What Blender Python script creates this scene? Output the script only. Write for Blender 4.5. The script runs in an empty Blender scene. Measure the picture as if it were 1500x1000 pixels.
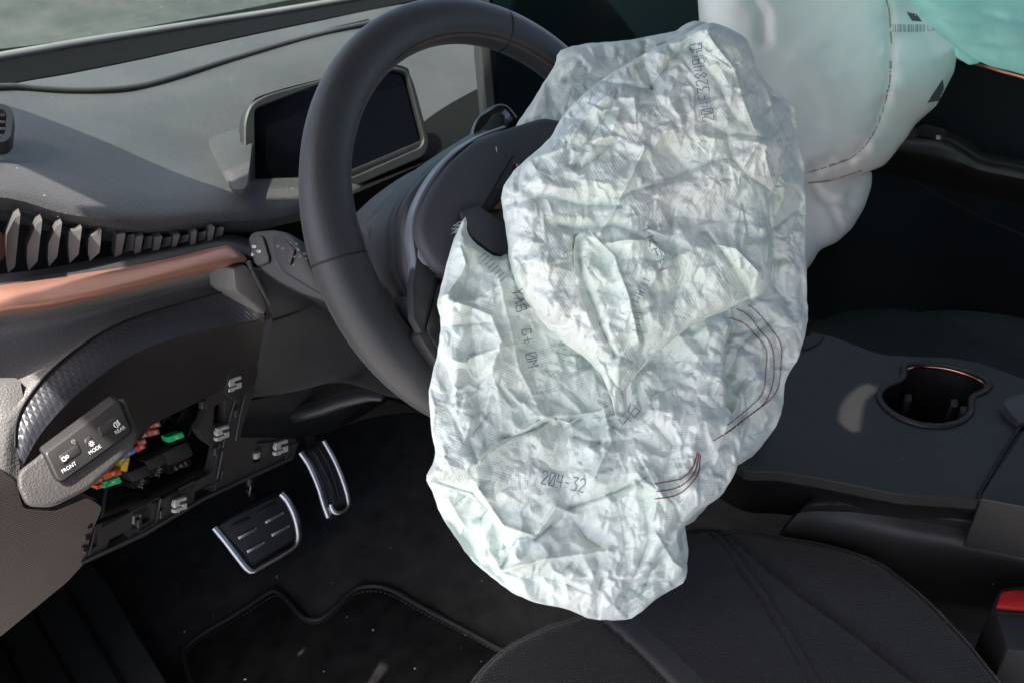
import bpy, bmesh, math, random
import numpy as np
from mathutils import Vector, Matrix
from mathutils.geometry import delaunay_2d_cdt
random.seed(7); RNG = np.random.default_rng(7)
SC = bpy.context.scene
COL = SC.collection
rad = math.radians

# ------------------------------------------------------------------ camera
CAM = np.array([-0.45930398, -0.43466699, 0.26192319])
YAW, PITCH, ROLL, TILT = 0.80953287, 0.54979579, -0.03500825, 0.52057186
FPX = 1150.0
def cam_axes():
    cy, sy, cp, sp = math.cos(YAW), math.sin(YAW), math.cos(PITCH), math.sin(PITCH)
    f = np.array([sy*cp, cy*cp, -sp]); r = np.array([cy, -sy, 0.0]); u = np.cross(r, f)
    cr, sr = math.cos(ROLL), math.sin(ROLL)
    return r*cr+u*sr, -r*sr+u*cr, f
AR, AU, AF = cam_axes()
cd = bpy.data.cameras.new('camera'); cam = bpy.data.objects.new('camera', cd); COL.objects.link(cam)
cam.matrix_world = Matrix([[AR[0], AU[0], -AF[0], CAM[0]], [AR[1], AU[1], -AF[1], CAM[1]], [AR[2], AU[2], -AF[2], CAM[2]], [0, 0, 0, 1]])
cd.sensor_width = 36; cd.lens = 36*FPX/1500; cd.clip_start = 0.02; cd.clip_end = 500
cd.dof.use_dof = True; cd.dof.focus_distance = 0.64; cd.dof.aperture_fstop = 14.0
SC.camera = cam

# ------------------------------------------------------------------ sky, sun, exposure
SUNV = Vector((-0.42, 0.04, 1.0)).normalized()
elev = math.asin(SUNV.z); azim = math.atan2(SUNV.x, SUNV.y)
w = bpy.data.worlds.new('World'); SC.world = w; w.use_nodes = True
nt = w.node_tree; bg = nt.nodes['Background']
sky = nt.nodes.new('ShaderNodeTexSky'); sky.sky_type = 'NISHITA'; sky.sun_disc = False
sky.sun_elevation = elev; sky.sun_rotation = azim; sky.air_density = 0.5; sky.dust_density = 4.0; sky.ozone_density = 0.0
nt.links.new(sky.outputs[0], bg.inputs[0]); bg.inputs[1].default_value = 0.15
sl = bpy.data.lights.new('sun', 'SUN'); sl.energy = 3.0; sl.angle = rad(0.5); sl.color = (1.0, 0.95, 0.89)
sun = bpy.data.objects.new('sun', sl); COL.objects.link(sun)
sun.rotation_euler = SUNV.to_track_quat('Z', 'Y').to_euler()
SC.view_settings.view_transform = 'Standard'; SC.view_settings.look = 'None'
SC.view_settings.exposure = 1.9; SC.view_settings.gamma = 1.0
SC.cycles.max_bounces = 8; SC.cycles.diffuse_bounces = 5; SC.cycles.transparent_max_bounces = 12
SC.cycles.caustics_reflective = False; SC.cycles.caustics_refractive = False
SC.cycles.use_denoising = True

# ------------------------------------------------------------------ picking points on real planes
def ray(px, py):
    return AR*((px-750)/FPX) + AU*(-(py-500)/FPX) + AF
def PA(px, py, ax, val):
    d = ray(px, py); return CAM + d*((val-CAM[ax])/d[ax])
def PX(px, py, v): return PA(px, py, 0, v)
def PY(px, py, v): return PA(px, py, 1, v)
def PZ(px, py, v): return PA(px, py, 2, v)
def PD(px, py, d): return CAM + ray(px, py)*d
class Plane:
    def __init__(s, n, p):
        s.n = np.array(n, float); s.n /= np.linalg.norm(s.n); s.c = s.n@np.array(p)
        if s.n@CAM < s.c: s.n = -s.n; s.c = -s.c          # normal looks at the viewer's side
    def __call__(s, px, py, off=0.0):
        d = ray(px, py); return CAM + d*((s.c+off-s.n@CAM)/(d@s.n))
    @staticmethod
    def three(a, b, c):
        return Plane(np.cross(np.array(b)-a, np.array(c)-a), a)
WN = np.array([0, -math.cos(TILT), math.sin(TILT)]); WV = np.array([0, math.sin(TILT), math.cos(TILT)]); WU = np.array([1.0, 0, 0])
WP = Plane(WN, (0, 0, 0))                                  # the steering wheel's own plane

# ------------------------------------------------------------------ curves
def crom(P, n, closed=False):
    P = np.array(P, float); m = len(P)
    if closed: Q = np.vstack([P[-1], P, P[0], P[1]]); segs = m
    else: Q = np.vstack([2*P[0]-P[1], P, 2*P[-1]-P[-2]]); segs = m-1
    out = []
    for k in range(segs):
        a, b, c, d = Q[k], Q[k+1], Q[k+2], Q[k+3]
        for t in np.linspace(0, 1, 16, endpoint=False):
            out.append(.5*((2*b)+(-a+c)*t+(2*a-5*b+4*c-d)*t*t+(-a+3*b-3*c+d)*t**3))
    out.append(Q[1] if closed else P[-1]); out = np.array(out)
    L = np.r_[0, np.cumsum(np.linalg.norm(np.diff(out, axis=0), axis=1))]
    s = np.linspace(0, L[-1], n+1 if closed else n)
    r = np.stack([np.interp(s, L, out[:, i]) for i in range(out.shape[1])], 1)
    return r[:-1] if closed else r
def rnd(P, r, k=4):
    """round a closed pixel outline's corners"""
    P = [np.array(p, float) for p in P]; out = []
    for i, p in enumerate(P):
        a, b = P[i-1], P[(i+1) % len(P)]
        u = a-p; v = b-p; lu, lv = np.linalg.norm(u), np.linalg.norm(v)
        rr = min(r, lu*.45, lv*.45); u = p+u/lu*rr; v = p+v/lv*rr
        for t in np.linspace(0, 1, k): out.append((1-t)**2*u+2*t*(1-t)*p+t*t*v)
    return out

# ------------------------------------------------------------------ objects
def add(name, verts, faces, mat, parent=None, smooth=True, ang=40, uv=None, solid=None):
    me = bpy.data.meshes.new(name)
    if isinstance(faces, np.ndarray):                              # all quads, straight from arrays
        nf = len(faces); me.vertices.add(len(verts)); me.vertices.foreach_set('co', np.asarray(verts, dtype=np.float32).ravel()); me.loops.add(nf*4); me.polygons.add(nf)
        me.loops.foreach_set('vertex_index', faces.astype(np.int32).ravel()); me.polygons.foreach_set('loop_start', np.arange(0, nf*4, 4, dtype=np.int32)); me.update(calc_edges=True)
    else: me.from_pydata([tuple(map(float, v)) for v in verts], [], [tuple(map(int, f)) for f in faces])
    if uv is not None:
        ul = me.uv_layers.new(name='UVMap'); idx = np.empty(len(me.loops), dtype=np.int32)
        me.loops.foreach_get('vertex_index', idx); ul.data.foreach_set('uv', np.asarray(uv, dtype=np.float32)[idx].ravel())
    if smooth:
        me.shade_smooth()
        if ang: me.set_sharp_from_angle(angle=rad(ang))
    o = bpy.data.objects.new(name, me); COL.objects.link(o); me.materials.append(mat)
    if parent is not None: o.parent = parent; o.matrix_parent_inverse = Matrix.Translation(-Vector(parent.location))
    return o
def from_bm(name, bm, mat, parent=None, ang=35):
    bmesh.ops.recalc_face_normals(bm, faces=bm.faces)
    me = bpy.data.meshes.new(name); bm.to_mesh(me); bm.free(); me.shade_smooth(); me.set_sharp_from_angle(angle=rad(ang))
    o = bpy.data.objects.new(name, me); COL.objects.link(o); me.materials.append(mat)
    if parent is not None: o.parent = parent; o.matrix_parent_inverse = Matrix.Translation(-Vector(parent.location))
    return o
def tag(o, label=None, cat=None, group=None, kind=None):
    if label: o['label'] = label
    if cat: o['category'] = cat
    if group: o['group'] = group
    if kind: o['kind'] = kind
    return o
def thing(name, loc, label, cat, group=None):
    o = bpy.data.objects.new(name, None); COL.objects.link(o); o.location = Vector([float(v) for v in loc]); o.empty_display_size = .02
    return tag(o, label, cat, group)
def slab(name, pts, vec, mat, parent=None, bevel=0.0, seg=2, ang=35):
    """solid from a planar outline, extruded along vec, its front rim bevelled"""
    bm = bmesh.new(); vs = [bm.verts.new(tuple(p)) for p in pts]; f = bm.faces.new(vs)
    r = bmesh.ops.extrude_face_region(bm, geom=[f]); nv = [g for g in r['geom'] if isinstance(g, bmesh.types.BMVert)]
    back = set(nv); bmesh.ops.translate(bm, verts=nv, vec=Vector([float(x) for x in vec]))
    bmesh.ops.recalc_face_normals(bm, faces=bm.faces)
    if bevel > 0:
        es = [e for e in bm.edges if e.verts[0] not in back and e.verts[1] not in back]
        bmesh.ops.bevel(bm, geom=es, offset=bevel, segments=seg, profile=.5, affect='EDGES', clamp_overlap=True)
    return from_bm(name, bm, mat, parent, ang)
def pip(x, y, poly):
    ins = np.zeros(np.shape(x), bool); n = len(poly)
    for i in range(n):
        x0, y0 = poly[i]; x1, y1 = poly[(i+1) % n]
        if y0 == y1: continue
        c = (y0 > y) != (y1 > y); ins ^= c & (x < (x1-x0)*(y-y0)/(y1-y0)+x0)
    return ins
def segdist(x, y, line, closed=False):
    best = np.full(x.shape, 1e9); bx = x.copy(); by = y.copy(); L = [tuple(p) for p in line]
    if closed: L = L+[L[0]]
    for (x0, y0), (x1, y1) in zip(L[:-1], L[1:]):
        dx, dy = x1-x0, y1-y0; q = dx*dx+dy*dy
        if q < 1e-12: continue
        t = np.clip(((x-x0)*dx+(y-y0)*dy)/q, 0, 1); cx = x0+t*dx; cy = y0+t*dy
        d = (x-cx)**2+(y-cy)**2; m = d < best; best[m] = d[m]; bx[m] = cx[m]; by[m] = cy[m]
    return np.sqrt(best), bx, by
def plate(name, outline, holes, fn, vec, mat, parent=None, bevel=0.0):
    """flat plate with holes; fn maps pixel outline to space"""
    loops = [list(map(tuple, outline))]+[list(map(tuple, h)) for h in holes]
    V = []; E = []
    for L in loops:
        b = len(V); V += L; E += [(b+i, b+(i+1) % len(L)) for i in range(len(L))]
    r = delaunay_2d_cdt([Vector(v) for v in V], E, [], 0, 1e-4)
    vs = [np.array(v) for v in r[0]]; bm = bmesh.new(); bv = [bm.verts.new(tuple(fn(*v))) for v in vs]
    for f in r[2]:
        c = sum(vs[i] for i in f)/3; cx, cy = np.array([c[0]]), np.array([c[1]])
        if pip(cx, cy, loops[0])[0] and not any(pip(cx, cy, h)[0] for h in loops[1:]): bm.faces.new([bv[i] for i in f])
    bmesh.ops.dissolve_limit(bm, angle_limit=rad(.5), verts=bm.verts[:], edges=bm.edges[:]) if False else None
    g = bmesh.ops.extrude_face_region(bm, geom=bm.faces[:]); nv = [q for q in g['geom'] if isinstance(q, bmesh.types.BMVert)]
    bmesh.ops.translate(bm, verts=nv, vec=Vector([float(x) for x in vec])); loose = [v for v in bm.verts if not v.link_faces]
    bmesh.ops.delete(bm, geom=loose, context='VERTS')
    bmesh.ops.recalc_face_normals(bm, faces=bm.faces)
    if bevel > 0:
        es = [e for e in bm.edges if len(e.link_faces) == 2 and e.calc_face_angle(0) > rad(60)]
        bmesh.ops.bevel(bm, geom=es, offset=bevel, segments=1, affect='EDGES', clamp_overlap=True)
    return from_bm(name, bm, mat, parent, 30)
def loft(name, rows, nu, nv, mat, parent=None, thick=None, closed=False):
    """surface through section curves (3-D points), given a thickness along thick"""
    R = [crom(r, nu) for r in rows]; G = np.array([crom([R[k][j] for k in range(len(R))], nv) for j in range(nu)])   # nu x nv
    V = G.reshape(-1, 3); F = [(i*nv+j, (i+1)*nv+j, (i+1)*nv+j+1, i*nv+j+1) for i in range(nu-1) for j in range(nv-1)]
    du = np.zeros((nu, nv)); dv = np.zeros((nu, nv))
    du[1:] = np.cumsum(np.linalg.norm(np.diff(G, axis=0), axis=2), 0); dv[:, 1:] = np.cumsum(np.linalg.norm(np.diff(G, axis=1), axis=2), 1)
    uv = np.stack([du.ravel(), dv.ravel()], 1)
    if thick is not None:
        n = len(V); V = np.vstack([V, V+np.array(thick)]); F2 = [tuple(n+k for k in reversed(f)) for f in F]
        rim = [i*nv for i in range(nu)]+[(nu-1)*nv+j for j in range(1, nv)]+[i*nv+nv-1 for i in range(nu-2, -1, -1)]+[j for j in range(nv-2, 0, -1)]
        F3 = [(a, b, b+n, a+n) for a, b in zip(rim, rim[1:]+rim[:1])]
        F = F+F2+F3; uv = np.vstack([uv, uv])
    return add(name, V, F, mat, parent, uv=uv, ang=50)
def tube_data(path, rx, ry=None, seg=8, closed=False, up=(0, 0, 1), cap=True):
    P = np.array(path, float); n = len(P); ry = rx if ry is None else ry
    rx = np.broadcast_to(rx, n); ry = np.broadcast_to(ry, n)
    T = np.gradient(P, axis=0) if not closed else np.roll(P, -1, 0)-np.roll(P, 1, 0)
    T /= np.linalg.norm(T, axis=1)[:, None]+1e-12; V = []; F = []
    up = np.array(up, float)
    for k in range(n):
        a = np.cross(T[k], up)
        if np.linalg.norm(a) < 1e-3: a = np.cross(T[k], (1, .1, 0))
        a /= np.linalg.norm(a); b = np.cross(a, T[k])
        for s in range(seg):
            t = 2*math.pi*s/seg; V.append(P[k]+a*rx[k]*math.cos(t)+b*ry[k]*math.sin(t))
    m = n if closed else n-1
    for k in range(m):
        for s in range(seg):
            F.append((k*seg+s, k*seg+(s+1) % seg, ((k+1) % n)*seg+(s+1) % seg, ((k+1) % n)*seg+s))
    if cap and not closed: F.append(tuple(range(seg-1, -1, -1))); F.append(tuple(range((n-1)*seg, n*seg)))
    return V, F
def tube(name, path, rx, mat, parent=None, ry=None, seg=8, closed=False, up=(0, 0, 1)):
    V, F = tube_data(path, rx, ry, seg, closed, up); return add(name, V, F, mat, parent, ang=60)
def joined(name, items, mat, parent=None, kind=None):
    V = []; F = []
    for v, f in items:
        b = len(V); V += list(v); F += [tuple(b+i for i in q) for q in f]
    o = add(name, V, F, mat, parent, ang=50)
    if kind: o['kind'] = kind
    return o
def ribbon(path, wd, side=(0, 0, 1), lift=None):
    """thin raised strip along 3-D points: data only"""
    P = np.array(path, float); T = np.gradient(P, axis=0); T /= np.linalg.norm(T, axis=1)[:, None]+1e-12
    V = []; F = []
    for p, t in zip(P, T):
        view = p-CAM; s = np.cross(t, view); s /= np.linalg.norm(s)+1e-12; V += [p-s*wd/2, p+s*wd/2]
    for k in range(len(P)-1): F.append((2*k, 2*k+1, 2*k+3, 2*k+2))
    return V, F
def text(name, s, pos, ang, h, fn, mat, parent=None, off=.0004, sx=1.0, extrude=None):
    """printed lettering laid on a surface; h is the letter height in photo pixels"""
    cu = bpy.data.curves.new('t', 'FONT'); cu.body = s; cu.size = 1.0; cu.align_x = 'CENTER'; cu.align_y = 'CENTER'; cu.resolution_u = 3
    o = bpy.data.objects.new('t', cu); COL.objects.link(o); dg = bpy.context.evaluated_depsgraph_get(); dg.update()
    me = o.evaluated_get(dg).to_mesh(); V = [tuple(v.co) for v in me.vertices]; F = [tuple(p.vertices) for p in me.polygons]
    o.evaluated_get(dg).to_mesh_clear(); bpy.data.objects.remove(o); bpy.data.curves.remove(cu)
    ca, sa = math.cos(rad(ang)), math.sin(rad(ang)); k = h/.7
    W = [fn(pos[0]+k*(x*sx*ca-y*sa), pos[1]-k*(x*sx*sa+y*ca), off) for x, y, z in V]
    return add(name, W, F, mat, parent, smooth=False)

# ------------------------------------------------------------------ soft shapes
def pillow_grid(poly, s):
    P = np.array(poly, float); x0, y0 = P.min(0)-s*1.01; x1, y1 = P.max(0)+s*1.01
    gx, gy = np.meshgrid(np.arange(x0, x1+s, s), np.arange(y0, y1+s, s), indexing='ij')
    ins = pip(gx, gy, poly); e, bx, by = segdist(gx, gy, poly, True)
    ni, nj = gx.shape; k = ins.astype(int); cell = (k[:-1, :-1]+k[1:, :-1]+k[1:, 1:]+k[:-1, 1:]) > 0
    used = np.zeros_like(ins); used[:-1, :-1] |= cell; used[1:, :-1] |= cell; used[1:, 1:] |= cell; used[:-1, 1:] |= cell
    X = np.where(ins, gx, bx); Y = np.where(ins, gy, by); E = np.where(ins, e, 0)
    idx = -np.ones((ni, nj), int); ids = np.argwhere(used); idx[used] = np.arange(len(ids))
    F = np.stack([idx[:-1, :-1][cell], idx[:-1, 1:][cell], idx[1:, 1:][cell], idx[1:, :-1][cell]], 1)
    return X[used], Y[used], E[used], ins[used], F
def pillow_mesh(X, Y, E, I, F, front, back):
    """closed shell: front and back functions of (x, y, e) give 3-D arrays; rims shared"""
    A = front(X, Y, E); B = back(X, Y, E); n = len(X); m = -np.ones(n, int); m[I] = n+np.arange(I.sum()); m[~I] = np.where(~I)[0]
    V = np.vstack([A, B[I]]); FF = np.vstack([F, m[F[:, ::-1]]])
    return V, FF
def facets(x0, y0, x1, y1, cell, seed):
    """piecewise linear crumple: random heights on a jittered net of points, rastered to pixels"""
    rg = np.random.default_rng(seed); W = int(x1-x0); H = int(y1-y0); out = np.zeros((W, H))
    n = int(W*H/cell**2*1.1); pts = np.c_[rg.uniform(-cell, W+cell, n), rg.uniform(-cell, H+cell, n)]
    pts = np.vstack([pts, [(-3*cell, -3*cell), (W+3*cell, -3*cell), (W+3*cell, H+3*cell), (-3*cell, H+3*cell)]]); hh = rg.normal(0, 1, len(pts)); hh[-4:] = 0
    r = delaunay_2d_cdt([Vector(p) for p in pts], [], [], 0, 1e-5); vs = np.array([tuple(v) for v in r[0]]); src = [q[0] for q in r[3]]
    for t in r[2]:
        A, B, C = vs[t[0]], vs[t[1]], vs[t[2]]; ha, hb, hc = (hh[src[q]] for q in t)
        ax, ay = np.maximum(np.floor(np.minimum(np.minimum(A, B), C)), 0).astype(int); bx = min(int(max(A[0], B[0], C[0]))+1, W-1); by = min(int(max(A[1], B[1], C[1]))+1, H-1)
        if bx < ax or by < ay: continue
        gx, gy = np.meshgrid(np.arange(ax, bx+1), np.arange(ay, by+1), indexing='ij'); D = (B[0]-A[0])*(C[1]-A[1])-(C[0]-A[0])*(B[1]-A[1])
        if abs(D) < 1e-9: continue
        u = ((gx-A[0])*(C[1]-A[1])-(C[0]-A[0])*(gy-A[1]))/D; v = ((B[0]-A[0])*(gy-A[1])-(gx-A[0])*(B[1]-A[1]))/D; m = (u >= -1e-6) & (v >= -1e-6) & (u+v <= 1+1e-6)
        out[ax:bx+1, ay:by+1][m] = (ha+u*(hb-ha)+v*(hc-ha))[m]
    return out
def sample(img, x, y):
    W, H = img.shape; x = np.clip(x, 0, W-1.001); y = np.clip(y, 0, H-1.001); i = x.astype(int); j = y.astype(int); fx = x-i; fy = y-j
    return img[i, j]*(1-fx)*(1-fy)+img[i+1, j]*fx*(1-fy)+img[i, j+1]*(1-fx)*fy+img[i+1, j+1]*fx*fy
def vnoise(x, y, cell, seed):
    rg = np.random.default_rng(seed); g = rg.uniform(-1, 1, (64, 64)); x = np.asarray(x)/cell+17; y = np.asarray(y)/cell+23
    i = np.floor(x).astype(int); j = np.floor(y).astype(int); fx = x-i; fy = y-j; fx = fx*fx*(3-2*fx); fy = fy*fy*(3-2*fy)
    G = lambda a, b: g[a % 64, b % 64]
    return G(i, j)*(1-fx)*(1-fy)+G(i+1, j)*fx*(1-fy)+G(i, j+1)*(1-fx)*fy+G(i+1, j+1)*fx*fy

# ------------------------------------------------------------------ materials
def mat(name, col, rough=.5, metal=0.0, spec=.5, grain=None, gstr=.2, var=0.0, vscale=8, dust=0.0, flecks=0.0, sheen=0.0, coat=0.0, dots=None, weave=None, ribs=None, diamond=None, aniso=None, second=None, trans=0.0, crumple=None):
    m = bpy.data.materials.new(name); m.use_nodes = True; T = m.node_tree; N = T.nodes; L = T.links
    b = N['Principled BSDF']; b.inputs['Roughness'].default_value = rough; b.inputs['Metallic'].default_value = metal
    b.inputs['Specular IOR Level'].default_value = spec; b.inputs['Sheen Weight'].default_value = sheen; b.inputs['Coat Weight'].default_value = coat; b.inputs['Coat Roughness'].default_value = .05
    tc = N.new('ShaderNodeTexCoord'); co = tc.outputs['Object']
    def noise(scale, detail=3, rgh=.55, coord=co):
        n = N.new('ShaderNodeTexNoise'); n.inputs['Scale'].default_value = scale; n.inputs['Detail'].default_value = detail; n.inputs['Roughness'].default_value = rgh; L.new(coord, n.inputs['Vector']); return n.outputs['Fac']
    def math_(op, a, bb=None, clamp=False):
        n = N.new('ShaderNodeMath'); n.operation = op; n.use_clamp = clamp
        for k, v in enumerate((a, bb)):
            if v is None: continue
            if isinstance(v, (int, float)): n.inputs[k].default_value = v
            else: L.new(v, n.inputs[k])
        return n.outputs[0]
    def mixc(fac, a, bb):
        n = N.new('ShaderNodeMix'); n.data_type = 'RGBA'
        for sck, v in ((n.inputs[0], fac), (n.inputs[6], a), (n.inputs[7], bb)):
            if isinstance(v, (int, float)): sck.default_value = v
            elif isinstance(v, tuple): sck.default_value = (*v, 1)
            else: L.new(v, sck)
        return n.outputs[2]
    c = tuple(col); base = None
    if var > 0:
        lo = tuple(x*(1-var) for x in c); hi = tuple(min(1, x*(1+var)) for x in c)
        r = N.new('ShaderNodeMapRange'); r.inputs[1].default_value = .3; r.inputs[2].default_value = .7; L.new(noise(vscale, 4), r.inputs[0]); base = mixc(r.outputs[0], lo, hi)
    if second:                                                     # a second tint in large soft patches
        col2, sc2, am = second; r = N.new('ShaderNodeMapRange'); r.inputs[1].default_value = .42; r.inputs[2].default_value = .62; r.inputs[4].default_value = am
        L.new(noise(sc2, 2), r.inputs[0]); base = mixc(r.outputs[0], base if base is not None else c, tuple(col2))
    if dust > 0:
        r = N.new('ShaderNodeMapRange'); r.inputs[1].default_value = .35; r.inputs[2].default_value = .75; r.inputs[4].default_value = dust; L.new(noise(11, 5, .65), r.inputs[0]); base = mixc(r.outputs[0], base if base is not None else c, (.33, .31, .28))
    if flecks > 0:
        v = N.new('ShaderNodeTexVoronoi'); v.inputs['Scale'].default_value = 120; L.new(co, v.inputs['Vector'])
        sp = N.new('ShaderNodeSeparateColor'); L.new(v.outputs['Color'], sp.inputs[0]); pick = math_('GREATER_THAN', sp.outputs[0], 1-flecks)
        rr = math_('MULTIPLY', sp.outputs[1], .11); near = math_('LESS_THAN', v.outputs['Distance'], rr); base = mixc(math_('MULTIPLY', pick, near), base if base is not None else c, (.55, .54, .5))
    if base is not None: L.new(base, b.inputs['Base Color'])
    else: b.inputs['Base Color'].default_value = (*c, 1)
    bumps = []
    if grain:
        v = N.new('ShaderNodeTexVoronoi'); v.inputs['Scale'].default_value = grain; L.new(co, v.inputs['Vector'])
        bumps.append((math_('ADD', v.outputs['Distance'], noise(grain*.7, 2)), gstr, .0006))
    def uvwave(scale, ang, coord, typ='SIN', dist=0.0):
        mp = N.new('ShaderNodeMapping'); mp.inputs['Rotation'].default_value = (0, 0, rad(ang)); L.new(coord, mp.inputs['Vector'])
        wv = N.new('ShaderNodeTexWave'); wv.wave_type = 'BANDS'; wv.bands_direction = 'X'; wv.wave_profile = typ; wv.inputs['Scale'].default_value = scale; wv.inputs['Distortion'].default_value = dist
        wv.inputs['Detail'].default_value = 1; wv.inputs['Detail Scale'].default_value = .05; L.new(mp.outputs[0], wv.inputs['Vector']); return wv.outputs['Fac']
    uvc = tc.outputs['UV']
    if crumple:                                                    # flat little facets with sharp creases between
        for sc_, sl_ in crumple:
            dn = N.new('ShaderNodeTexNoise'); dn.inputs['Scale'].default_value = sc_*.8; dn.inputs['Detail'].default_value = 1; L.new(co, dn.inputs['Vector'])
            dm = N.new('ShaderNodeVectorMath'); dm.operation = 'MULTIPLY_ADD'; dm.inputs[1].default_value = (.8/sc_,)*3; L.new(dn.outputs['Color'], dm.inputs[0]); L.new(co, dm.inputs[2])
            v = N.new('ShaderNodeTexVoronoi'); v.inputs['Scale'].default_value = sc_; L.new(dm.outputs[0], v.inputs['Vector'])
            d1 = N.new('ShaderNodeVectorMath'); d1.operation = 'SUBTRACT'; L.new(dm.outputs[0], d1.inputs[0]); L.new(v.outputs['Position'], d1.inputs[1])
            d2 = N.new('ShaderNodeVectorMath'); d2.operation = 'SUBTRACT'; L.new(v.outputs['Color'], d2.inputs[0]); d2.inputs[1].default_value = (.5, .5, .5)
            d3 = N.new('ShaderNodeVectorMath'); d3.operation = 'DOT_PRODUCT'; L.new(d1.outputs[0], d3.inputs[0]); L.new(d2.outputs[0], d3.inputs[1])
            bumps.append((d3.outputs['Value'], 1.0, sl_))
    if weave:
        pitch, st = weave; sc = 2*math.pi/20/pitch*1.0
        wa, wb = uvwave(sc, 38, uvc, dist=1.5), uvwave(sc, -50, uvc, dist=1.5); bumps.append((math_('MULTIPLY', wa, wb), st, .0004))
    if ribs:
        pitch, ang, st = ribs; bumps.append((uvwave(2*math.pi/20/pitch, ang, uvc if ribs else co, dist=.6), st, .0005))
    if diamond:
        pitch, st = diamond; sc = 2*math.pi/20/pitch; wa, wb = uvwave(sc, 32, uvc, 'TRI'), uvwave(sc, -32, uvc, 'TRI'); bumps.append((math_('MAXIMUM', wa, wb), st, .0012))
    if dots:
        pitch, st = dots; mp = N.new('ShaderNodeMapping'); mp.inputs['Rotation'].default_value = (0, 0, rad(45)); L.new(uvc, mp.inputs['Vector'])
        v = N.new('ShaderNodeTexVoronoi'); v.inputs['Randomness'].default_value = 0; v.inputs['Scale'].default_value = 1/pitch; L.new(mp.outputs[0], v.inputs['Vector'])
        bumps.append((math_('MULTIPLY', math_('MINIMUM', v.outputs['Distance'], .16), 6.0), st, .0006))
        base2 = math_('GREATER_THAN', v.outputs['Distance'], .09)
        mm = mixc(base2, tuple(x*.5 for x in c), c if base is None else base); L.new(mm, b.inputs['Base Color'])
    prev = None
    for h, st, dd in bumps:
        bp = N.new('ShaderNodeBump'); bp.inputs['Strength'].default_value = st; bp.inputs['Distance'].default_value = dd; L.new(h, bp.inputs['Height'])
        if prev is not None: L.new(prev, bp.inputs['Normal'])
        prev = bp.outputs[0]
    if prev is not None: L.new(prev, b.inputs['Normal'])
    rn = N.new('ShaderNodeMapRange'); rn.inputs[3].default_value = max(.02, rough-.07); rn.inputs[4].default_value = min(1, rough+.07); L.new(noise(30, 4), rn.inputs[0]); L.new(rn.outputs[0], b.inputs['Roughness'])
    if trans > 0:                                                  # thin cloth lets light through
        tl = N.new('ShaderNodeBsdfTranslucent'); mxs = N.new('ShaderNodeMixShader'); mxs.inputs[0].default_value = trans; out = N['Material Output']
        if base is not None: L.new(base, tl.inputs['Color'])
        else: tl.inputs['Color'].default_value = (*c, 1)
        L.new(b.outputs[0], mxs.inputs[1]); L.new(tl.outputs[0], mxs.inputs[2]); L.new(mxs.outputs[0], out.inputs['Surface'])
    return m
M = {}
M['dash'] = mat('dash_soft_plastic', (.0205, .0207, .0215), .55, grain=750, gstr=.8, var=.06, dust=.06, flecks=.09, sheen=.15)
M['dash_clean'] = mat('dash_plastic', (.020, .020, .022), .5, grain=900, gstr=.3, var=.12, dust=.04, sheen=.1)
M['grain'] = mat('grained_panel', (.155, .148, .143), .42, grain=650, gstr=.55, var=.12, dust=.06)
M['black'] = mat('black_plastic', (.006, .006, .0065), .42, grain=1200, gstr=.15, var=.2)
M['brownblack'] = mat('knee_panel_plastic', (.021, .0185, .0175), .5, grain=1000, gstr=.3, var=.15)
M['frame'] = mat('bracket_plastic', (.032, .029, .029), .42, grain=700, gstr=.1, var=.2, dust=.04)
M['ribbed'] = mat('ribbed_side_panel', (.115, .098, .088), .5, ribs=(.0016, 80, .5), grain=900, gstr=.2, var=.1)
M['diamond'] = mat('diamond_embossed_plastic', (.042, .043, .05), .33, diamond=(.0052, .32), var=.1)
M['copper'] = mat('satin_copper', (.50, .255, .185), .40, metal=.7, grain=2500, gstr=.08, var=.08, flecks=.02)
M['copper_dark'] = mat('copper_ring', (.50, .22, .14), .22, metal=1)
M['screen'] = mat('display_glass', (.003, .003, .004), .12, flecks=.10, spec=.06)
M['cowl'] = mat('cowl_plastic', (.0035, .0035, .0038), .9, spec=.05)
M['bezel'] = mat('display_bezel', (.026, .0255, .025), .5, grain=1500, gstr=.2, var=.1)
M['leather'] = mat('black_leather', (.022, .024, .0275), .43, grain=1100, gstr=.3, var=.1, sheen=.1)
M['perforated'] = mat('perforated_leather', (.024, .026, .029), .46, grain=1100, gstr=.2, dots=(.0058, .3), sheen=.1)
M['seam'] = mat('seam_dark', (.004, .004, .004), .7)
M['hub'] = mat('hub_plastic', (.026, .028, .033), .5, dots=(.0022, .25), var=.08)
M['stalk'] = mat('stalk_plastic', (.008, .008, .0085), .45, grain=1500, gstr=.2)
M['hubpad'] = mat('airbag_cover_plastic', (.038, .041, .049), .5, grain=1500, gstr=.6, var=.08)
M['trimgrey'] = mat('satin_grey_trim', (.17, .185, .22), .3)
M['gloss'] = mat('piano_black', (.004, .004, .004), .07, coat=.5)
M['fabric'] = mat('airbag_nylon', (.70, .785, .735), .8, var=.03, vscale=30, second=((.755, .785, .75), 9, .6), weave=(.0021, .38), crumple=[(85, .22)], spec=.15)  # mint base and tint patches put the curtain's coloured light into the cloth
M['pbag'] = mat('passenger_airbag_nylon', (.82, .81, .765), .65, var=.05, vscale=9, weave=(.0026, .35), second=((.74, .80, .76), 3, .7))
M['curtain'] = mat('curtain_airbag_nylon', (.62, .95, .88), .6, var=.04, vscale=10, sheen=.1, trans=.6)
M['ink'] = mat('stamped_ink', (.22, .235, .28), .8)
M['ink_soft'] = mat('faint_stamped_ink', (.30, .35, .35), .8)
M['patch'] = mat('dark_print', (.08, .075, .075), .8)
M['redthread'] = mat('rust_thread', (.21, .07, .05), .7)
M['brownseam'] = mat('brown_seam', (.36, .30, .27), .7)
M['thread'] = mat('beige_thread', (.38, .29, .23), .7)
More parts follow.
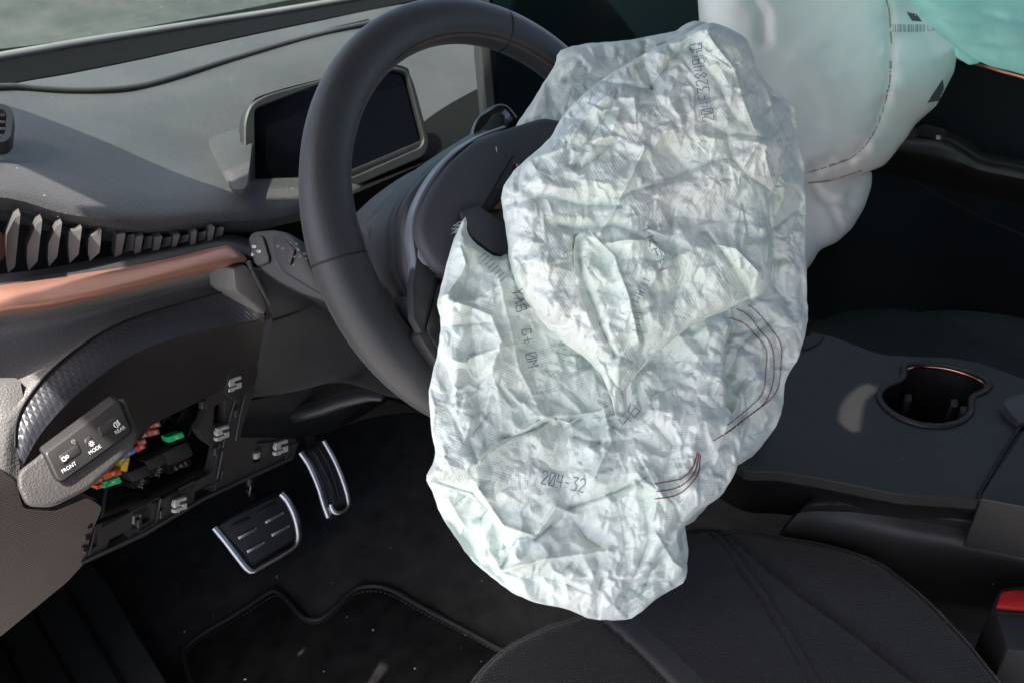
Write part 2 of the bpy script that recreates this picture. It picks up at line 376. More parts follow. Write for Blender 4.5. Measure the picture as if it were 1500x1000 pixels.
M['orangethread'] = mat('copper_thread', (.26, .14, .10), .6)
M['greythread'] = mat('grey_thread', (.05, .05, .05), .7)
M['whitethread'] = mat('white_thread', (.62, .68, .70), .7)
M['print'] = mat('white_print', (.75, .76, .76), .5)
M['print_dim'] = mat('dim_grey_print', (.22, .22, .22), .5)
M['chrome'] = mat('brushed_steel', (.55, .53, .50), .24, metal=1, grain=2000, gstr=.1)
M['steel'] = mat('dull_zinc', (.46, .46, .44), .42, metal=.2, var=.15, vscale=60)
M['rubber'] = mat('black_rubber', (.014, .014, .015), .6, grain=1500, gstr=.2)
M['carpet'] = mat('floor_carpet', (.032, .031, .0305), .95, grain=1400, gstr=1.0, var=.45, vscale=25, spec=.1, flecks=.035, sheen=.15)
M['matcar'] = mat('mat_carpet', (.016, .0157, .0157), .95, grain=1800, gstr=1.0, var=.5, vscale=30, spec=.1, flecks=.05)
M['sill'] = mat('sill_plastic', (.045, .044, .043), .5, grain=260, gstr=.9, var=.15, dust=.08)
M['seat'] = mat('seat_cloth', (.0125, .0128, .0138), .8, grain=600, gstr=1.0, weave=(.0030, 1.0), var=.12, vscale=20, spec=.2, sheen=.2)
M['seatmesh'] = mat('seat_mesh_cloth', (.022, .022, .025), .6, dots=(.0034, .9), spec=.5)
M['console'] = mat('console_soft_plastic', (.0130, .0122, .0114), .5, grain=1300, gstr=.25, var=.15, flecks=.01)
M['red'] = mat('red_buckle_plastic', (.42, .018, .02), .4)
M['tealdark'] = mat('dark_cloth', (.005, .009, .010), .85, var=.2, spec=.2)
M['edge_grey'] = mat('cowl_edge_rubber', (.16, .16, .155), .45, var=.15)  # pale grey strip along the top of the cowl
M['teal_cloth'] = mat('teal_black_seat_cloth', (.016, .023, .024), .85, var=.2, grain=600, gstr=.8, spec=.2)
M['centre_glass'] = mat('centre_display_glass', (.003, .0065, .0075), .3, spec=.04)
M['blade'] = mat('vent_blade_lit_plastic', (.095, .091, .087), .5, grain=900, gstr=.3)  # lighter copy: the sun on the big left blades is in the colour
M['podface'] = mat('switch_face_plastic', (.030, .0285, .0275), .45, grain=900, gstr=.2)
M['pod'] = mat('pod_plastic', (.068, .064, .060), .5, grain=650, gstr=.45, var=.1)
M['core'] = mat('sun_block_black', (.004, .004, .004), .9, spec=.1)
M['hood'] = mat('dusty_hood_paint', (.022, .027, .024), .6, var=.15, vscale=3, dust=.12, flecks=.08)
M['pale_concrete'] = mat('pale_concrete', (.40, .385, .355), .9, grain=90, gstr=.6, var=.2)  # pale like concrete so the unseen ground bounces fill light into the cabin
M['headliner'] = mat('headliner_cloth', (.10, .10, .10), .9, var=.05)
for nm, c in (('fuse_red', (.50, .06, .03)), ('fuse_brown', (.33, .10, .07)), ('fuse_blue', (.10, .20, .55)), ('fuse_yellow', (.62, .40, .02)), ('fuse_green', (.02, .50, .16)), ('fuse_orange', (.60, .10, .03))): M[nm] = mat(nm, c, .35)
gm = bpy.data.materials.new('windshield_glass'); gm.use_nodes = True; T = gm.node_tree; T.nodes.clear()
o_ = T.nodes.new('ShaderNodeOutputMaterial'); mx = T.nodes.new('ShaderNodeMixShader'); tr = T.nodes.new('ShaderNodeBsdfTransparent'); gl = T.nodes.new('ShaderNodeBsdfGlossy'); fr = T.nodes.new('ShaderNodeFresnel'); di = T.nodes.new('ShaderNodeBsdfDiffuse'); m2 = T.nodes.new('ShaderNodeMixShader')
tr.inputs[0].default_value = (.86, .92, .88, 1); gl.inputs['Roughness'].default_value = .03; di.inputs[0].default_value = (.3, .3, .28, 1); m2.inputs[0].default_value = .05
mx.inputs[0].default_value = .035; T.links.new(tr.outputs[0], mx.inputs[1]); T.links.new(gl.outputs[0], mx.inputs[2]); T.links.new(mx.outputs[0], m2.inputs[1]); T.links.new(di.outputs[0], m2.inputs[2]); T.links.new(m2.outputs[0], o_.inputs[0])
M['glass'] = gm

# ------------------------------------------------------------------ setting: shell of the car and the ground outside
def box_data(x0, x1, y0, y1, z0, z1):
    V = [(x, y, z) for x in (x0, x1) for y in (y0, y1) for z in (z0, z1)]
    return V, [(0, 1, 3, 2), (4, 6, 7, 5), (0, 4, 5, 1), (2, 3, 7, 6), (0, 2, 6, 4), (1, 5, 7, 3)]
def boxo(name, b, m, parent=None):
    V, F = box_data(*b); return add(name, V, F, m, parent, smooth=False)
tag(boxo('ground', (-60, 60, -60, 60, -1.1, -1.0), M['pale_concrete']), kind='structure')
tag(boxo('car_floor', (-.34, 1.12, -1.6, 1.0, -.66, -.60), M['carpet']), kind='structure')
# front bulkhead behind the pedals, sloping toe board
tb = [(-.34, .62, -.602), (1.1, .62, -.602), (1.1, .86, -.30), (-.34, .86, -.30), (-.34, .9, -.1), (1.1, .9, -.1)]
V = tb+[(x, y+.05, z-.02) for x, y, z in tb]
tag(add('toe_board', V, [(0, 1, 2, 3), (3, 2, 5, 4), (6, 9, 8, 7), (9, 10, 11, 8), (0, 3, 9, 6), (3, 4, 10, 9), (1, 7, 8, 2), (2, 8, 11, 5), (0, 6, 7, 1), (4, 5, 11, 10)], M['carpet'], smooth=False), kind='structure')
tag(boxo('kick_wall', (-.50, -.46, .20, 1.0, -1.0, .06), M['dash_clean']), kind='structure')  # unseen side wall, top raised to block sun leaking onto the mat
tag(boxo('bulkhead', (-.46, 1.12, .97, 1.0, -.66, -.02), M['tealdark']), kind='structure')
tag(boxo('footwell_sun_block', (-.455, -.368, .245, .96, -.055, -.022), M['dash_clean']), kind='structure')  # unseen box added to keep sun off the footwell floor
roof = thing('car_roof', (.3, -.6, .5), 'grey cloth lined roof over the cabin with its front header above the dashboard, edges and added opening shaped for the sunlight', 'car roof')
plate('roof_panel', [(-.74, -1.6), (-.74, .075), (-.562, .088), (-.562, .205), (-.47, .222), (-.445, .232), (-.435, .262), (-.30, .285), (.3, .36), (.36, .34), (.42, .20), (.98, .16), (.98, -1.6)], [[tuple((PZ(a, b, -.245)+np.array(SUNV)/SUNV.z*.695)[:2]) for a, b in [(1272, 561), (1286, 569), (1274, 579), (1265, 590), (1258, 634), (1242, 632), (1227, 618), (1229, 599), (1241, 580), (1257, 567)]]], lambda x, y: np.array([x, y, .45])+np.array(SUNV)/SUNV.z*.15, (0, 0, .006), M['headliner'], roof)  # outline shaped for the shadow edges; invented opening makes the console sun spot
sideR = tag(boxo('cabin_side_wall', (1.13, 1.19, -1.6, .95, -.62, .0), M['tealdark']), kind='structure')
tag(boxo('cabin_rear_wall', (-.5, 1.13, -1.66, -1.6, -.62, .598), M['tealdark']), kind='structure')
# left front pillar: it casts the band of shade across the dashboard

S = np.array(SUNV)/SUNV.z
pa = np.array([-.306, .284, .45])+S*.12; pb = np.array([-.385, .52, .45])-S*.16
dirp = (pb-pa)/np.linalg.norm(pb-pa); wv = np.array([-.112, -.012, 0.0])
pc = pa+dirp*.62
pil = slab('front_pillar', [pa-dirp*.03, pc, pc+wv, pa-dirp*.03+wv], (-.0, .012, .012), M['dash_clean']); tag(pil, 'slanting left front pillar beside the windscreen, out of the picture', 'car pillar')
ws = add('windshield', [(-.38, .31, .59), (1.0, .38, .59), (1.05, 1.10, .0), (-.50, .96, .03), (-.38, .316, .592), (1.0, .386, .592), (1.05, 1.106, .002), (-.50, .966, .032)], [(0, 1, 2, 3), (7, 6, 5, 4), (0, 4, 5, 1), (1, 5, 6, 2), (2, 6, 7, 3), (3, 7, 4, 0)], gm, smooth=False)
tag(ws, 'sloping dusty windshield glass above the back of the dashboard', 'windshield')

# bonnet seen through the windshield
hood = loft('car_hood', [[PY(-500, 100, .99), PY(0, 72, .99), PY(300, 24, 1.03), PY(600, -30, 1.12), PY(900, -60, 1.2)],
                         [(-.9, 1.15, .075), (-.4, 1.18, .082), (.1, 1.2, .085), (.6, 1.2, .08), (1.3, 1.15, .07)],
                         [(-.9, 1.5, .09), (-.4, 1.5, .10), (.1, 1.5, .10), (.6, 1.5, .10), (1.3, 1.5, .09)],
                         [(-.9, 2.0, .04), (-.4, 2.1, .05), (.1, 2.1, .05), (.6, 2.1, .05), (1.3, 2.0, .04)]], 60, 30, M['hood'], None, (0, 0, -.04))
tag(hood, 'dusty grey green bonnet seen through the windshield at upper left', 'car bonnet')

# ------------------------------------------------------------------ dashboard
dash = thing('dashboard', (.1, .35, -.05), 'dark soft dashboard with dusty sunlit top, long copper trim and a row of vent blades', 'dashboard')
def rowY(L): return [PY(x, y, v) for x, y, v in L]
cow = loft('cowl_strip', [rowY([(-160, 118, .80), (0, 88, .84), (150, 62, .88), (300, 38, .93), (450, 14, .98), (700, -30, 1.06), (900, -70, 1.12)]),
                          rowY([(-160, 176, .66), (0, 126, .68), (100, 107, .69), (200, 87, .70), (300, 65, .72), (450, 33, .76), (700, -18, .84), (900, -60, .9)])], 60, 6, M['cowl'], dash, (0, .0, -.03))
tube('cowl_edge', crom(rowY([(-160, 114, .80), (0, 84, .84), (150, 58, .88), (300, 34, .93), (450, 10, .98), (700, -34, 1.06)]), 60), .0065, M['edge_grey'], dash)
loft('upper_pad', [rowY([(-160, 178, .64), (0, 128, .655), (100, 109, .665), (200, 89, .675), (300, 67, .69), (450, 35, .73), (600, 5, .78), (760, -15, .82)]),
                   rowY([(-160, 160, .56), (0, 133, .575), (100, 136, .57), (180, 134, .565), (260, 115, .59), (350, 85, .63), (480, 49, .68), (600, 25, .73), (760, 0, .76)]),
                   rowY([(-160, 170, .50), (0, 150, .52), (100, 155, .51), (180, 156, .50), (280, 140, .52), (380, 110, .56), (500, 75, .61), (620, 45, .66), (760, 20, .7)]),
                   rowY([(-160, 230, .36), (0, 208, .38), (100, 222, .37), (200, 232, .365), (300, 235, .37), (400, 215, .40), (500, 180, .45), (620, 140, .50), (760, 100, .54)]),
                   rowY([(-160, 275, .27), (0, 258, .285), (100, 280, .27), (200, 292, .262), (300, 290, .262), (400, 275, .29), (500, 245, .33), (620, 205, .39), (760, 165, .44)]),
                   rowY([(-160, 300, .238), (0, 292, .248), (100, 318, .236), (200, 332, .228), (300, 325, .23), (400, 318, .25), (500, 290, .28), (620, 250, .34), (760, 210, .39)]),
                   rowY([(-160, 322, .27), (0, 312, .28), (100, 334, .27), (200, 347, .26), (300, 342, .26), (400, 335, .28), (500, 318, .31), (620, 280, .37), (760, 240, .42)])],
     90, 70, M['dash'], dash, (0, .02, -.012))
piping = crom(rowY([(-160, 150, .56), (0, 131, .572), (60, 134, .57), (120, 136, .566), (180, 133, .563), (220, 126, .573), (280, 108, .597), (350, 86, .627), (450, 57, .668), (540, 36, .70), (640, 14, .735)]), 140)
tube('pad_piping', piping+np.array([0, 0, .002]), .0042, M['dash_clean'], dash)
tube('pad_seam', crom(rowY([(100, 133, .585), (180, 131, .583), (220, 124, .593), (280, 104, .617), (350, 81, .647), (450, 52, .688), (540, 30, .72)]), 120)+np.array([0, 0, .0012]), .0012, M['seam'], dash)
# raised base under the instrument display
bp = Plane.three(PY(305, 205, .36), PY(355, 187, .36), PY(338, 275, .262))
slab('display_base', [bp(*p, .002) for p in rnd([(303, 203), (352, 186), (372, 190), (362, 276), (340, 278)], 8)], bp.n*-.006, M['dash'], dash, .0012)
slab('dash_sun_block', [(-.35, .245, -.06), (-.2, .25, -.06), (-.05, .275, -.06), (1.1, .40, -.05), (1.1, .96, -.05), (-.35, .96, -.05)], (0, 0, -.05), M['core'], dash)  # hidden slab added to stop sun reaching the floor through the dashboard
# small vent at the far left edge
vp = Plane.three(PY(-60, 150, .40), PY(20, 160, .38), PY(15, 212, .33))
plate('vent_frame', rnd([(-90, 148), (8, 153), (20, 162), (16, 200), (8, 208), (-90, 216)], 7), [rnd([(-80, 157), (4, 160), (10, 165), (7, 196), (0, 202), (-80, 207)], 4)], lambda x, y: vp(x, y, .010), vp.n*-.012, M['bezel'], dash)
slab('vent_back', [vp(*p, -.002) for p in [(-80, 157), (8, 160), (5, 202), (-80, 207)]], vp.n*-.002, M['seam'], dash)
for k in range(4):
    y0 = 166+k*10; slab('vent_slat', [vp(*p, .007) for p in [(-78, y0-3), (8, y0+1), (7, y0+4.5), (-78, y0+1)]], vp.n*-.006, M['dash_clean'], dash)
# dark gap behind the blades
loft('vent_recess', [rowY([(-160, 285, .32), (0, 300, .32), (100, 322, .31), (200, 335, .30), (330, 330, .29), (420, 320, .30), (520, 300, .33), (640, 260, .38)]),
                     rowY([(-160, 420, .32), (0, 410, .32), (100, 395, .31), (200, 375, .30), (330, 350, .29), (420, 350, .29), (520, 340, .32), (640, 330, .36)])], 40, 8, M['seam'], dash, (0, .02, 0))
# shelf under the blades and bracket around the copper strip
loft('lower_ledge', [rowY([(-160, 425, .285), (0, 402, .283), (60, 395, .278), (120, 384, .272), (200, 367, .264), (280, 350, .257), (330, 342, .255), (372, 352, .25)]),
                     rowY([(-160, 445, .235), (0, 412, .232), (60, 405, .229), (120, 397, .227), (200, 379, .224), (280, 362, .222), (330, 354, .222), (378, 372, .222)]),
                     rowY([(-160, 470, .222), (0, 422, .218), (60, 414, .217), (120, 404, .216), (200, 388, .215), (280, 371, .214), (330, 362, .214), (375, 380, .216)])], 60, 14, M['dash_clean'], dash, (0, .01, -.008))
blades = [[(30, 314), (22, 391), (12, 400), (9, 367), (14, 337)], [(62, 322), (55, 383), (42, 397), (39, 382), (45, 345)], [(91, 326), (84, 376), (72, 391), (70, 379), (75, 347)],
          [(120, 333), (115, 373), (102, 386), (100, 361), (110, 345)], [(149, 337), (146, 370), (132, 383), (129, 370), (138, 346)], [(184, 343), (178, 373), (168, 377), (171, 344)],
          [(210, 346), (206, 369), (197, 372), (199, 348)], [(238, 347), (233, 366), (224, 368), (226, 348)], [(264, 344), (259, 360), (252, 363), (254, 345)], [(289, 339), (286, 357), (279, 359), (281, 341)], [(315, 334), (311, 351), (304, 354), (306, 336)],
          [(-2, 306), (-8, 392), (-20, 402), (-24, 365), (-16, 330)]]
for i, b in enumerate(blades):
    if len(b) == 5: b = b[:4]+[(b[3][0]+1, b[3][1]-22), (b[0][0]-8, b[0][1]+6)]; b[0] = (b[0][0], b[0][1]+1)
    yv = .231-.0012*min(i, 10); pl = Plane((-.62, -.75, .15), PY(b[0][0], (b[0][1]+b[-2][1])/2, yv))
    slab('vent_blade', [pl(*p) for p in b], (.004, .016, 0), M['blade'] if i < 5 or i == 11 else M['dash_clean'], dash, 0)
    if i >= 5 and i < 11:                                        # little dark back plate beside each small blade
        q = [(b[0][0]+2, b[0][1]+2), (b[0][0]+13, b[0][1]), (b[0][0]+11, b[1][1]-6), (b[1][0]+3, b[1][1]-3)]; slab('blade_plate', [pl(*p, -.012) for p in q], (.0, .006, 0), M['frame'], dash)
slab('copper_accent', [PY(x, y, .26) for x, y in rnd([(-40, 335), (2, 340), (8, 346), (9, 374), (2, 384), (-40, 390)], 4)], (0, .01, 0), M['copper'], dash, .0015)
# copper trim
loft('copper_trim', [rowY([(-160, 452, .226), (0, 420, .220), (60, 412, .218), (130, 401, .216), (200, 389, .214), (280, 373, .213), (325, 361, .213), (340, 362, .214), (358, 374, .216)]),
                     rowY([(-160, 458, .210), (0, 425, .206), (60, 417, .204), (130, 406, .202), (200, 394, .201), (280, 377, .200), (325, 366, .2), (342, 366, .201), (360, 378, .205)]),
                     rowY([(-160, 480, .196), (0, 445, .190), (60, 437, .189), (130, 424, .188), (200, 409, .188), (280, 390, .189), (325, 379, .19), (346, 376, .191), (362, 381, .198)]),
                     rowY([(-160, 490, .192), (0, 454, .186), (60, 447, .185), (130, 433, .184), (200, 417, .185), (280, 398, .187), (325, 388, .188), (346, 382, .190), (362, 383, .198)]),
                     rowY([(-160, 496, .198), (0, 463, .193), (60, 455, .192), (130, 441, .191), (200, 424, .192), (280, 404, .194), (325, 393, .196), (346, 387, .199), (362, 386, .204)])],
     90, 26, M['copper'], dash, (0, .012, -.002))
# grained scoop under the copper strip, embossed band, rolled edge and knee panel
loft('lower_scoop', [rowY([(-160, 492, .205), (0, 461, .201), (60, 454, .200), (130, 440, .200), (200, 423, .201), (280, 403, .203), (335, 390, .206), (352, 388, .207)]),
                     rowY([(-160, 520, .225), (0, 485, .222), (60, 474, .222), (130, 457, .224), (200, 437, .226), (280, 417, .229), (335, 405, .232), (350, 400, .232)]),
                     rowY([(-160, 560, .215), (-40, 545, .206), (20, 528, .205), (100, 492, .210), (180, 457, .217), (260, 433, .224), (330, 418, .230), (348, 412, .232)]),
                     rowY([(-160, 640, .165), (-60, 630, .160), (-4, 615, .158), (26, 585, .168), (56, 552, .178), (110, 508, .190), (160, 479, .199), (220, 456, .207), (280, 440, .213), (345, 421, .218)]),
                     rowY([(-160, 690, .145), (-60, 680, .143), (2, 662, .142), (25, 617, .155), (40, 585, .165), (72, 547, .177), (116, 510, .189), (162, 482, .198), (212, 461, .206), (275, 444, .212), (345, 424, .217)])],
     80, 34, M['grain'], dash, (0, .015, -.006))
bandtop = [(22, 655, .142), (24, 620, .152), (38, 588, .163), (70, 548, .176), (115, 510, .188), (160, 482, .197), (210, 461, .205), (270, 444, .211), (345, 424, .216), (382, 440, .2)]
bandmid = [(30, 672, .136), (40, 635, .143), (60, 602, .152), (95, 563, .164), (140, 526, .176), (185, 500, .186), (230, 481, .194), (285, 467, .201), (345, 456, .207), (386, 456, .198)]
bandout = [(34, 680, .134), (55, 642, .140), (80, 610, .148), (115, 575, .159), (160, 540, .170), (205, 514, .180), (250, 497, .188), (300, 484, .196), (350, 474, .202), (388, 466, .199)]
loft('embossed_band', [rowY(bandtop), rowY(bandmid), rowY(bandout)], 90, 16, M['diamond'], dash, (0, .012, -.006))
tube('band_seam', crom(rowY(bandtop[:-1]), 100)+np.array([0, -.001, .001]), .0009, M['seam'], dash)
kp = Plane.three(PY(120, 825, .15), PY(480, 640, .25), PY(345, 555, .215))
def kpr(x, y, off=0.0): return kp(x, y, off)
roll = [(36, 686, .140), (60, 652, .146), (90, 622, .153), (125, 588, .163), (170, 552, .174), (215, 526, .184), (260, 510, .192), (305, 499, .2), (352, 490, .206), (388, 484, .206)]
foot = [(50, 715), (95, 700), (150, 665), (200, 640), (215, 624), (240, 612), (270, 598), (310, 578), (350, 556), (375, 545)]
loft('knee_panel', [rowY(bandout), rowY(roll), [kp(x, y, .004) for x, y in foot]], 80, 24, M['brownblack'], dash, (0, .012, -.004))
slab('scoop_end', [kp(*p, .03) for p in rnd([(342, 393), (362, 388), (380, 420), (393, 452), (388, 462), (345, 425), (344, 410)], 5)], kp.n*-.03, M['grain'], dash, .002)
tube('end_edge', crom([kp(*p, .034) for p in [(364, 384), (374, 405), (388, 432), (398, 452), (396, 462), (385, 470)]], 30), .0022, M['dash_clean'], dash)
# right flank of the knee panel
slab('knee_flank', [kp(*p, .006) for p in [(352, 470), (392, 455), (412, 470), (410, 500), (352, 590), (330, 575)]], kp.n*-.012, M['brownblack'], dash, .001)

# left side cover with fine ribs
sp = Plane.three(PY(0, 930, .12), PY(120, 825, .15), PY(40, 700, .125))
sc = rnd([(-220, 690), (-60, 690), (0, 690), (22, 702), (34, 744), (80, 748), (128, 728), (150, 742), (134, 780), (122, 826), (98, 852), (0, 932), (-220, 1100)], 6)
side = plate('side_cover', sc, [], lambda x, y: sp(x, y), (0, .01, 0), M['ribbed'])
uvl = side.data.uv_layers.new(name='UVMap'); mv = side.data.vertices
for lp in side.data.loops:
    c = np.array(mv[lp.vertex_index].co); uvl.data[lp.index].uv = (c@AR, c@AU)
tag(side, 'brown grey ribbed plastic cover at the far left end of the dashboard', 'side cover')
loft('side_shoulder', [rowY([(-200, 470, .22), (-120, 520, .20), (-60, 560, .185), (0, 560, .178), (30, 560, .175)]),
                       rowY([(-200, 560, .22), (-120, 590, .195), (-60, 610, .172), (0, 600, .164), (34, 590, .165)]),
                       rowY([(-200, 650, .195), (-120, 660, .172), (-60, 670, .149), (0, 660, .139), (26, 640, .148)]),
                       rowY([(-200, 760, .17), (-120, 760, .15), (-60, 750, .130), (0, 740, .117), (32, 712, .124)])], 30, 30, M['grain'], dash, (0, .01, 0))

# ------------------------------------------------------------------ headlamp switch pod
pod = thing('headlamp_switch_panel', kp(130, 660, .03), 'grey plastic switch pod with flat buttons marked FRONT, MODE and REAR', 'switch panel')
pp = Plane((.10, -.68, .62), PY(130, 650, .112))
slab('pod_housing', [pp(*p, -.003) for p in rnd([(26, 690), (50, 672), (64, 660), (168, 584), (184, 582), (204, 634), (196, 656), (130, 716), (76, 743), (38, 742), (24, 712)], 12, 5)], (PY(130, 650, .112)-CAM)/np.linalg.norm(PY(130, 650, .112)-CAM)*.014, M['pod'], pod, .006, 4, 50)
panel_o = rnd([(66, 664), (169, 587), (177, 590), (193, 629), (188, 636), (92, 705), (84, 703)], 5)
slab('switch_surround', [pp(*p, .0005) for p in [(c[0]+(c[0]-130)*.03, c[1]+(c[1]-648)*.03) for c in panel_o]], (0, .01, 0), M['seam'], pod, .0004, 1)
slab('switch_face', [pp(*p, .002) for p in panel_o], (0, .01, 0), M['podface'], pod, .0015, 3)
for (cx, cy, a, bw, bh) in ((103, 665, 34, 34, 15), (160, 624, 33, 34, 15), (130, 645, 33, 12, 10)):
    ca, sa = math.cos(rad(a)), math.sin(rad(a)); q = [(cx+u*bw/2*ca+v*bh/2*sa*.6, cy-u*bw/2*sa+v*bh/2*ca) for u, v in ((-1, 1), (1, 1), (1, -1), (-1, -1))]
    slab('button', [pp(*p, .0028) for p in rnd(q, 4)], (0, .004, 0), M['podface'], pod, .0006, 2)
def ppf(x, y, off=0): return pp(x, y, .003+off)
text('lettering', 'FRONT', (101, 684), 33, 5.6, ppf, M['print'], pod, .0005, .95)
text('lettering', 'MODE', (139, 658), 33, 5.4, ppf, M['print'], pod, .0005, .95)
text('lettering', 'REAR', (176, 629), 33, 5.4, ppf, M['print'], pod, .0005, .95)
def icon(name, strokes, c, a, s, fn, wd, m, parent, off=.0006):
    ca, sa = math.cos(rad(a)), math.sin(rad(a)); it = []
    for st in strokes:
        P = np.array(st, float); L = [fn(c[0]+s*(x*ca-y*sa), c[1]-s*(x*sa+y*ca), off) for x, y in P]; it.append(ribbon(L, wd))
    return joined(name, it, m, parent)
circ = lambda cx, cy, r, n=13, a0=0, a1=360: [(cx+r*math.cos(rad(a0+(a1-a0)*k/(n-1))), cy+r*math.sin(rad(a0+(a1-a0)*k/(n-1)))) for k in range(n)]
foglamp = [[(0, 1), (0, -1)], circ(.0, 0, 1, 9, 90, 270), [(.3, .7), (1.3, 1.1)], [(.3, 0), (1.3, .3)], [(.3, -.7), (1.3, -.4)], [(.8, 1.2), (.8, -.8)]]
icon('symbol', [circ(-.8, -.1, .7), circ(.8, .1, .55), [(-.2, .2), (.3, .5)], [(-1.4, .8), (-.2, .8)], [(-1, -.6), (0, -.8)]], (96, 670), 33, 3.8, ppf, .0006, M['print'], pod)
icon('symbol', [circ(0, 0, .5)]+[[(.75*math.cos(rad(a)), .75*math.sin(rad(a))), (1.15*math.cos(rad(a)), 1.15*math.sin(rad(a)))] for a in range(0, 360, 45)], (134, 649), 33, 4, ppf, .0005, M['print'], pod)
icon('symbol', foglamp, (171, 621), 33, 4.2, ppf, .0005, M['print'], pod)
icon('symbol', [[(-1, .5), (1, .5), (0, -1), (-1, .5)], circ(0, .5, .8, 7, 0, 180)], (108, 647), 33, 3.0, ppf, .0006, M['print_dim'], pod)

# ------------------------------------------------------------------ fuse box behind the missing knee cover
fb = thing('fuse_box', kp(260, 680), 'open dark fuse box bracket with metal clips where the knee cover has been taken off', 'fuse box')
frame_o = [(118, 828), (134, 760), (150, 738), (200, 655), (215, 624), (262, 602), (352, 556), (368, 546), (372, 575), (360, 608), (352, 640), (430, 640), (437, 648), (430, 672), (300, 732), (210, 786)]
h_main = rnd([(140, 765), (156, 712), (208, 640), (222, 622), (300, 583), (303, 600), (290, 630), (300, 645), (316, 655), (308, 690), (296, 700), (230, 735), (142, 768)], 3)
h1 = rnd([(196, 742), (226, 728), (222, 760), (192, 778)], 2); h2 = [(160, 790), (196, 772), (190, 786), (156, 806)]; h3 = [(286, 718), (318, 702), (314, 722), (284, 734)]
h4 = rnd([(128, 786), (145, 778), (143, 798), (126, 810)], 2); h5 = rnd([(314, 595), (330, 585), (328, 618), (312, 622)], 2); h6 = rnd([(372, 660), (384, 655), (382, 674), (371, 678)], 2)
plate('bracket', frame_o, [h_main, h1, h2, h3, h4, h5, h6], lambda x, y: kp(x, y, .0), kp.n*-.008, M['frame'], fb, .0006)
slab('box_floor', [kp(*p, -.055) for p in [(150, 770), (160, 700), (215, 632), (300, 582), (345, 566), (350, 600), (340, 690), (225, 755), (160, 785)]], kp.n*-.004, M['seam'], fb)
for q in ([(140, 765), (156, 712), (208, 640), (222, 622)], [(300, 583), (303, 600), (290, 630), (316, 655), (308, 690)], [(308, 690), (230, 735), (142, 768)], [(222, 622), (300, 583)]):
    slab('box_wall', [kp(*p, -.009) for p in q]+[kp(*p, -.05) for p in q[::-1]], kp.n*.0+np.array([.0015, .001, 0]), M['black'], fb) if len(q) == 2 else [slab('box_wall', [kp(*a, -.009), kp(*b_, -.009), kp(*b_, -.05), kp(*a, -.05)], (.001, .001, 0), M['black'], fb) for a, b_ in zip(q, q[1:])]
# thin raised ribs on the bracket
for q in ([(352, 560), (340, 600), (326, 655)], [(366, 552), (352, 605), (345, 645)], [(316, 655), (326, 660), (318, 700)], [(150, 772), (200, 745), (232, 728)], [(300, 715), (322, 704), (326, 690)], [(437, 648), (425, 652), (418, 672)],
          [(235, 730), (228, 765), (205, 778)], [(262, 716), (284, 704), (282, 716)], [(296, 700), (310, 692), (322, 650)], [(140, 770), (130, 812)], [(376, 650), (430, 642)], [(120, 822), (210, 780), (300, 728), (428, 668)]):
    tube('bracket_rib', [kp(*p, .0015) for p in q], .0011, M['frame'], fb, seg=6)
for c in ((345, 562), (327, 634), (265, 739), (413, 655)):
    x, y = c
    S_ = [(8, -13), (9, -8), (-1, -4), (0, 0), (9, -3), (9, 6), (0, 9), (-2, 12), (-9, 13), (-9, 8), (-3, 5), (3, 3), (2, 1), (-8, 5), (-9, -1), (-7, -7), (2, -11)]
    slab('metal_clip', [kp(x+a*1.05, y+b_*.92, .007) for a, b_ in S_], kp.n*-.004, M['steel'], fb, .0005, 1)
for x, y in ((238, 752), (299, 592), (378, 664), (318, 660), (348, 604), (205, 765)):
    slab('bracket_tab', [kp(*p, .003) for p in rnd([(x-3, y-4), (x+3, y-8), (x+3, y+5), (x-3, y+8)], 2)], kp.n*-.004, M['frame'], fb, .0005, 1)
for k in range(5):
    x, y = 137-k*3, 736+k*17; slab('bracket_tooth', [kp(*p, .004) for p in rnd([(x-4, y-4), (x+6, y-6), (x+6, y+3), (x-4, y+5)], 2)], kp.n*-.008, M['black'], fb, .001, 1)
slab('latch', [kp(*p, -.003) for p in [(199, 757), (208, 753), (206, 764), (197, 768)]], kp.n*-.01, M['steel'], fb, .001)
slab('latch', [kp(*p, .004) for p in rnd([(376, 664), (382, 661), (381, 670), (375, 673)], 2)], kp.n*-.008, M['steel'], fb, .0008)
def blockat(name, cx, cy, wd, ht, a, z0, dep, m, parent, bev=.0012):
    ca, sa = math.cos(rad(a)), math.sin(rad(a)); q = [(cx+u*wd/2*ca-v*ht/2*sa, cy-u*wd/2*sa-v*ht/2*ca) for u, v in ((-1, -1), (1, -1), (1, 1), (-1, 1))]
    return slab(name, [kp(*p, z0) for p in rnd(q, min(wd, ht)*.2, 3)], kp.n*-dep, m, parent, bev, 2)
FZ = [(213, 617, 14, 8, 12, 'fuse_brown'), (229, 612, 15, 8, 12, 'fuse_brown'), (212, 627, 14, 8, 12, 'fuse_brown'), (228, 622, 15, 8, 12, 'fuse_brown'), (210, 637, 14, 8, 14, 'fuse_brown'), (226, 633, 16, 9, 14, 'fuse_brown'), (209, 647, 12, 8, 20, 'fuse_brown'),
      (206, 655, 15, 9, 28, 'fuse_red'), (188, 664, 24, 9, 30, 'fuse_blue'), (184, 679, 10, 22, -12, 'fuse_yellow'), (165, 694, 28, 10, 18, 'fuse_orange'), (165, 706, 27, 10, 18, 'fuse_green'), (146, 703, 11, 7, 25, 'fuse_red'), (147, 712, 10, 6, 20, 'fuse_orange'), (258, 640, 25, 9, 20, 'fuse_green')]
fl = {'fuse_brown': ('small brown fuse in the stacked rows', 'brown fuses in stacked rows'), }
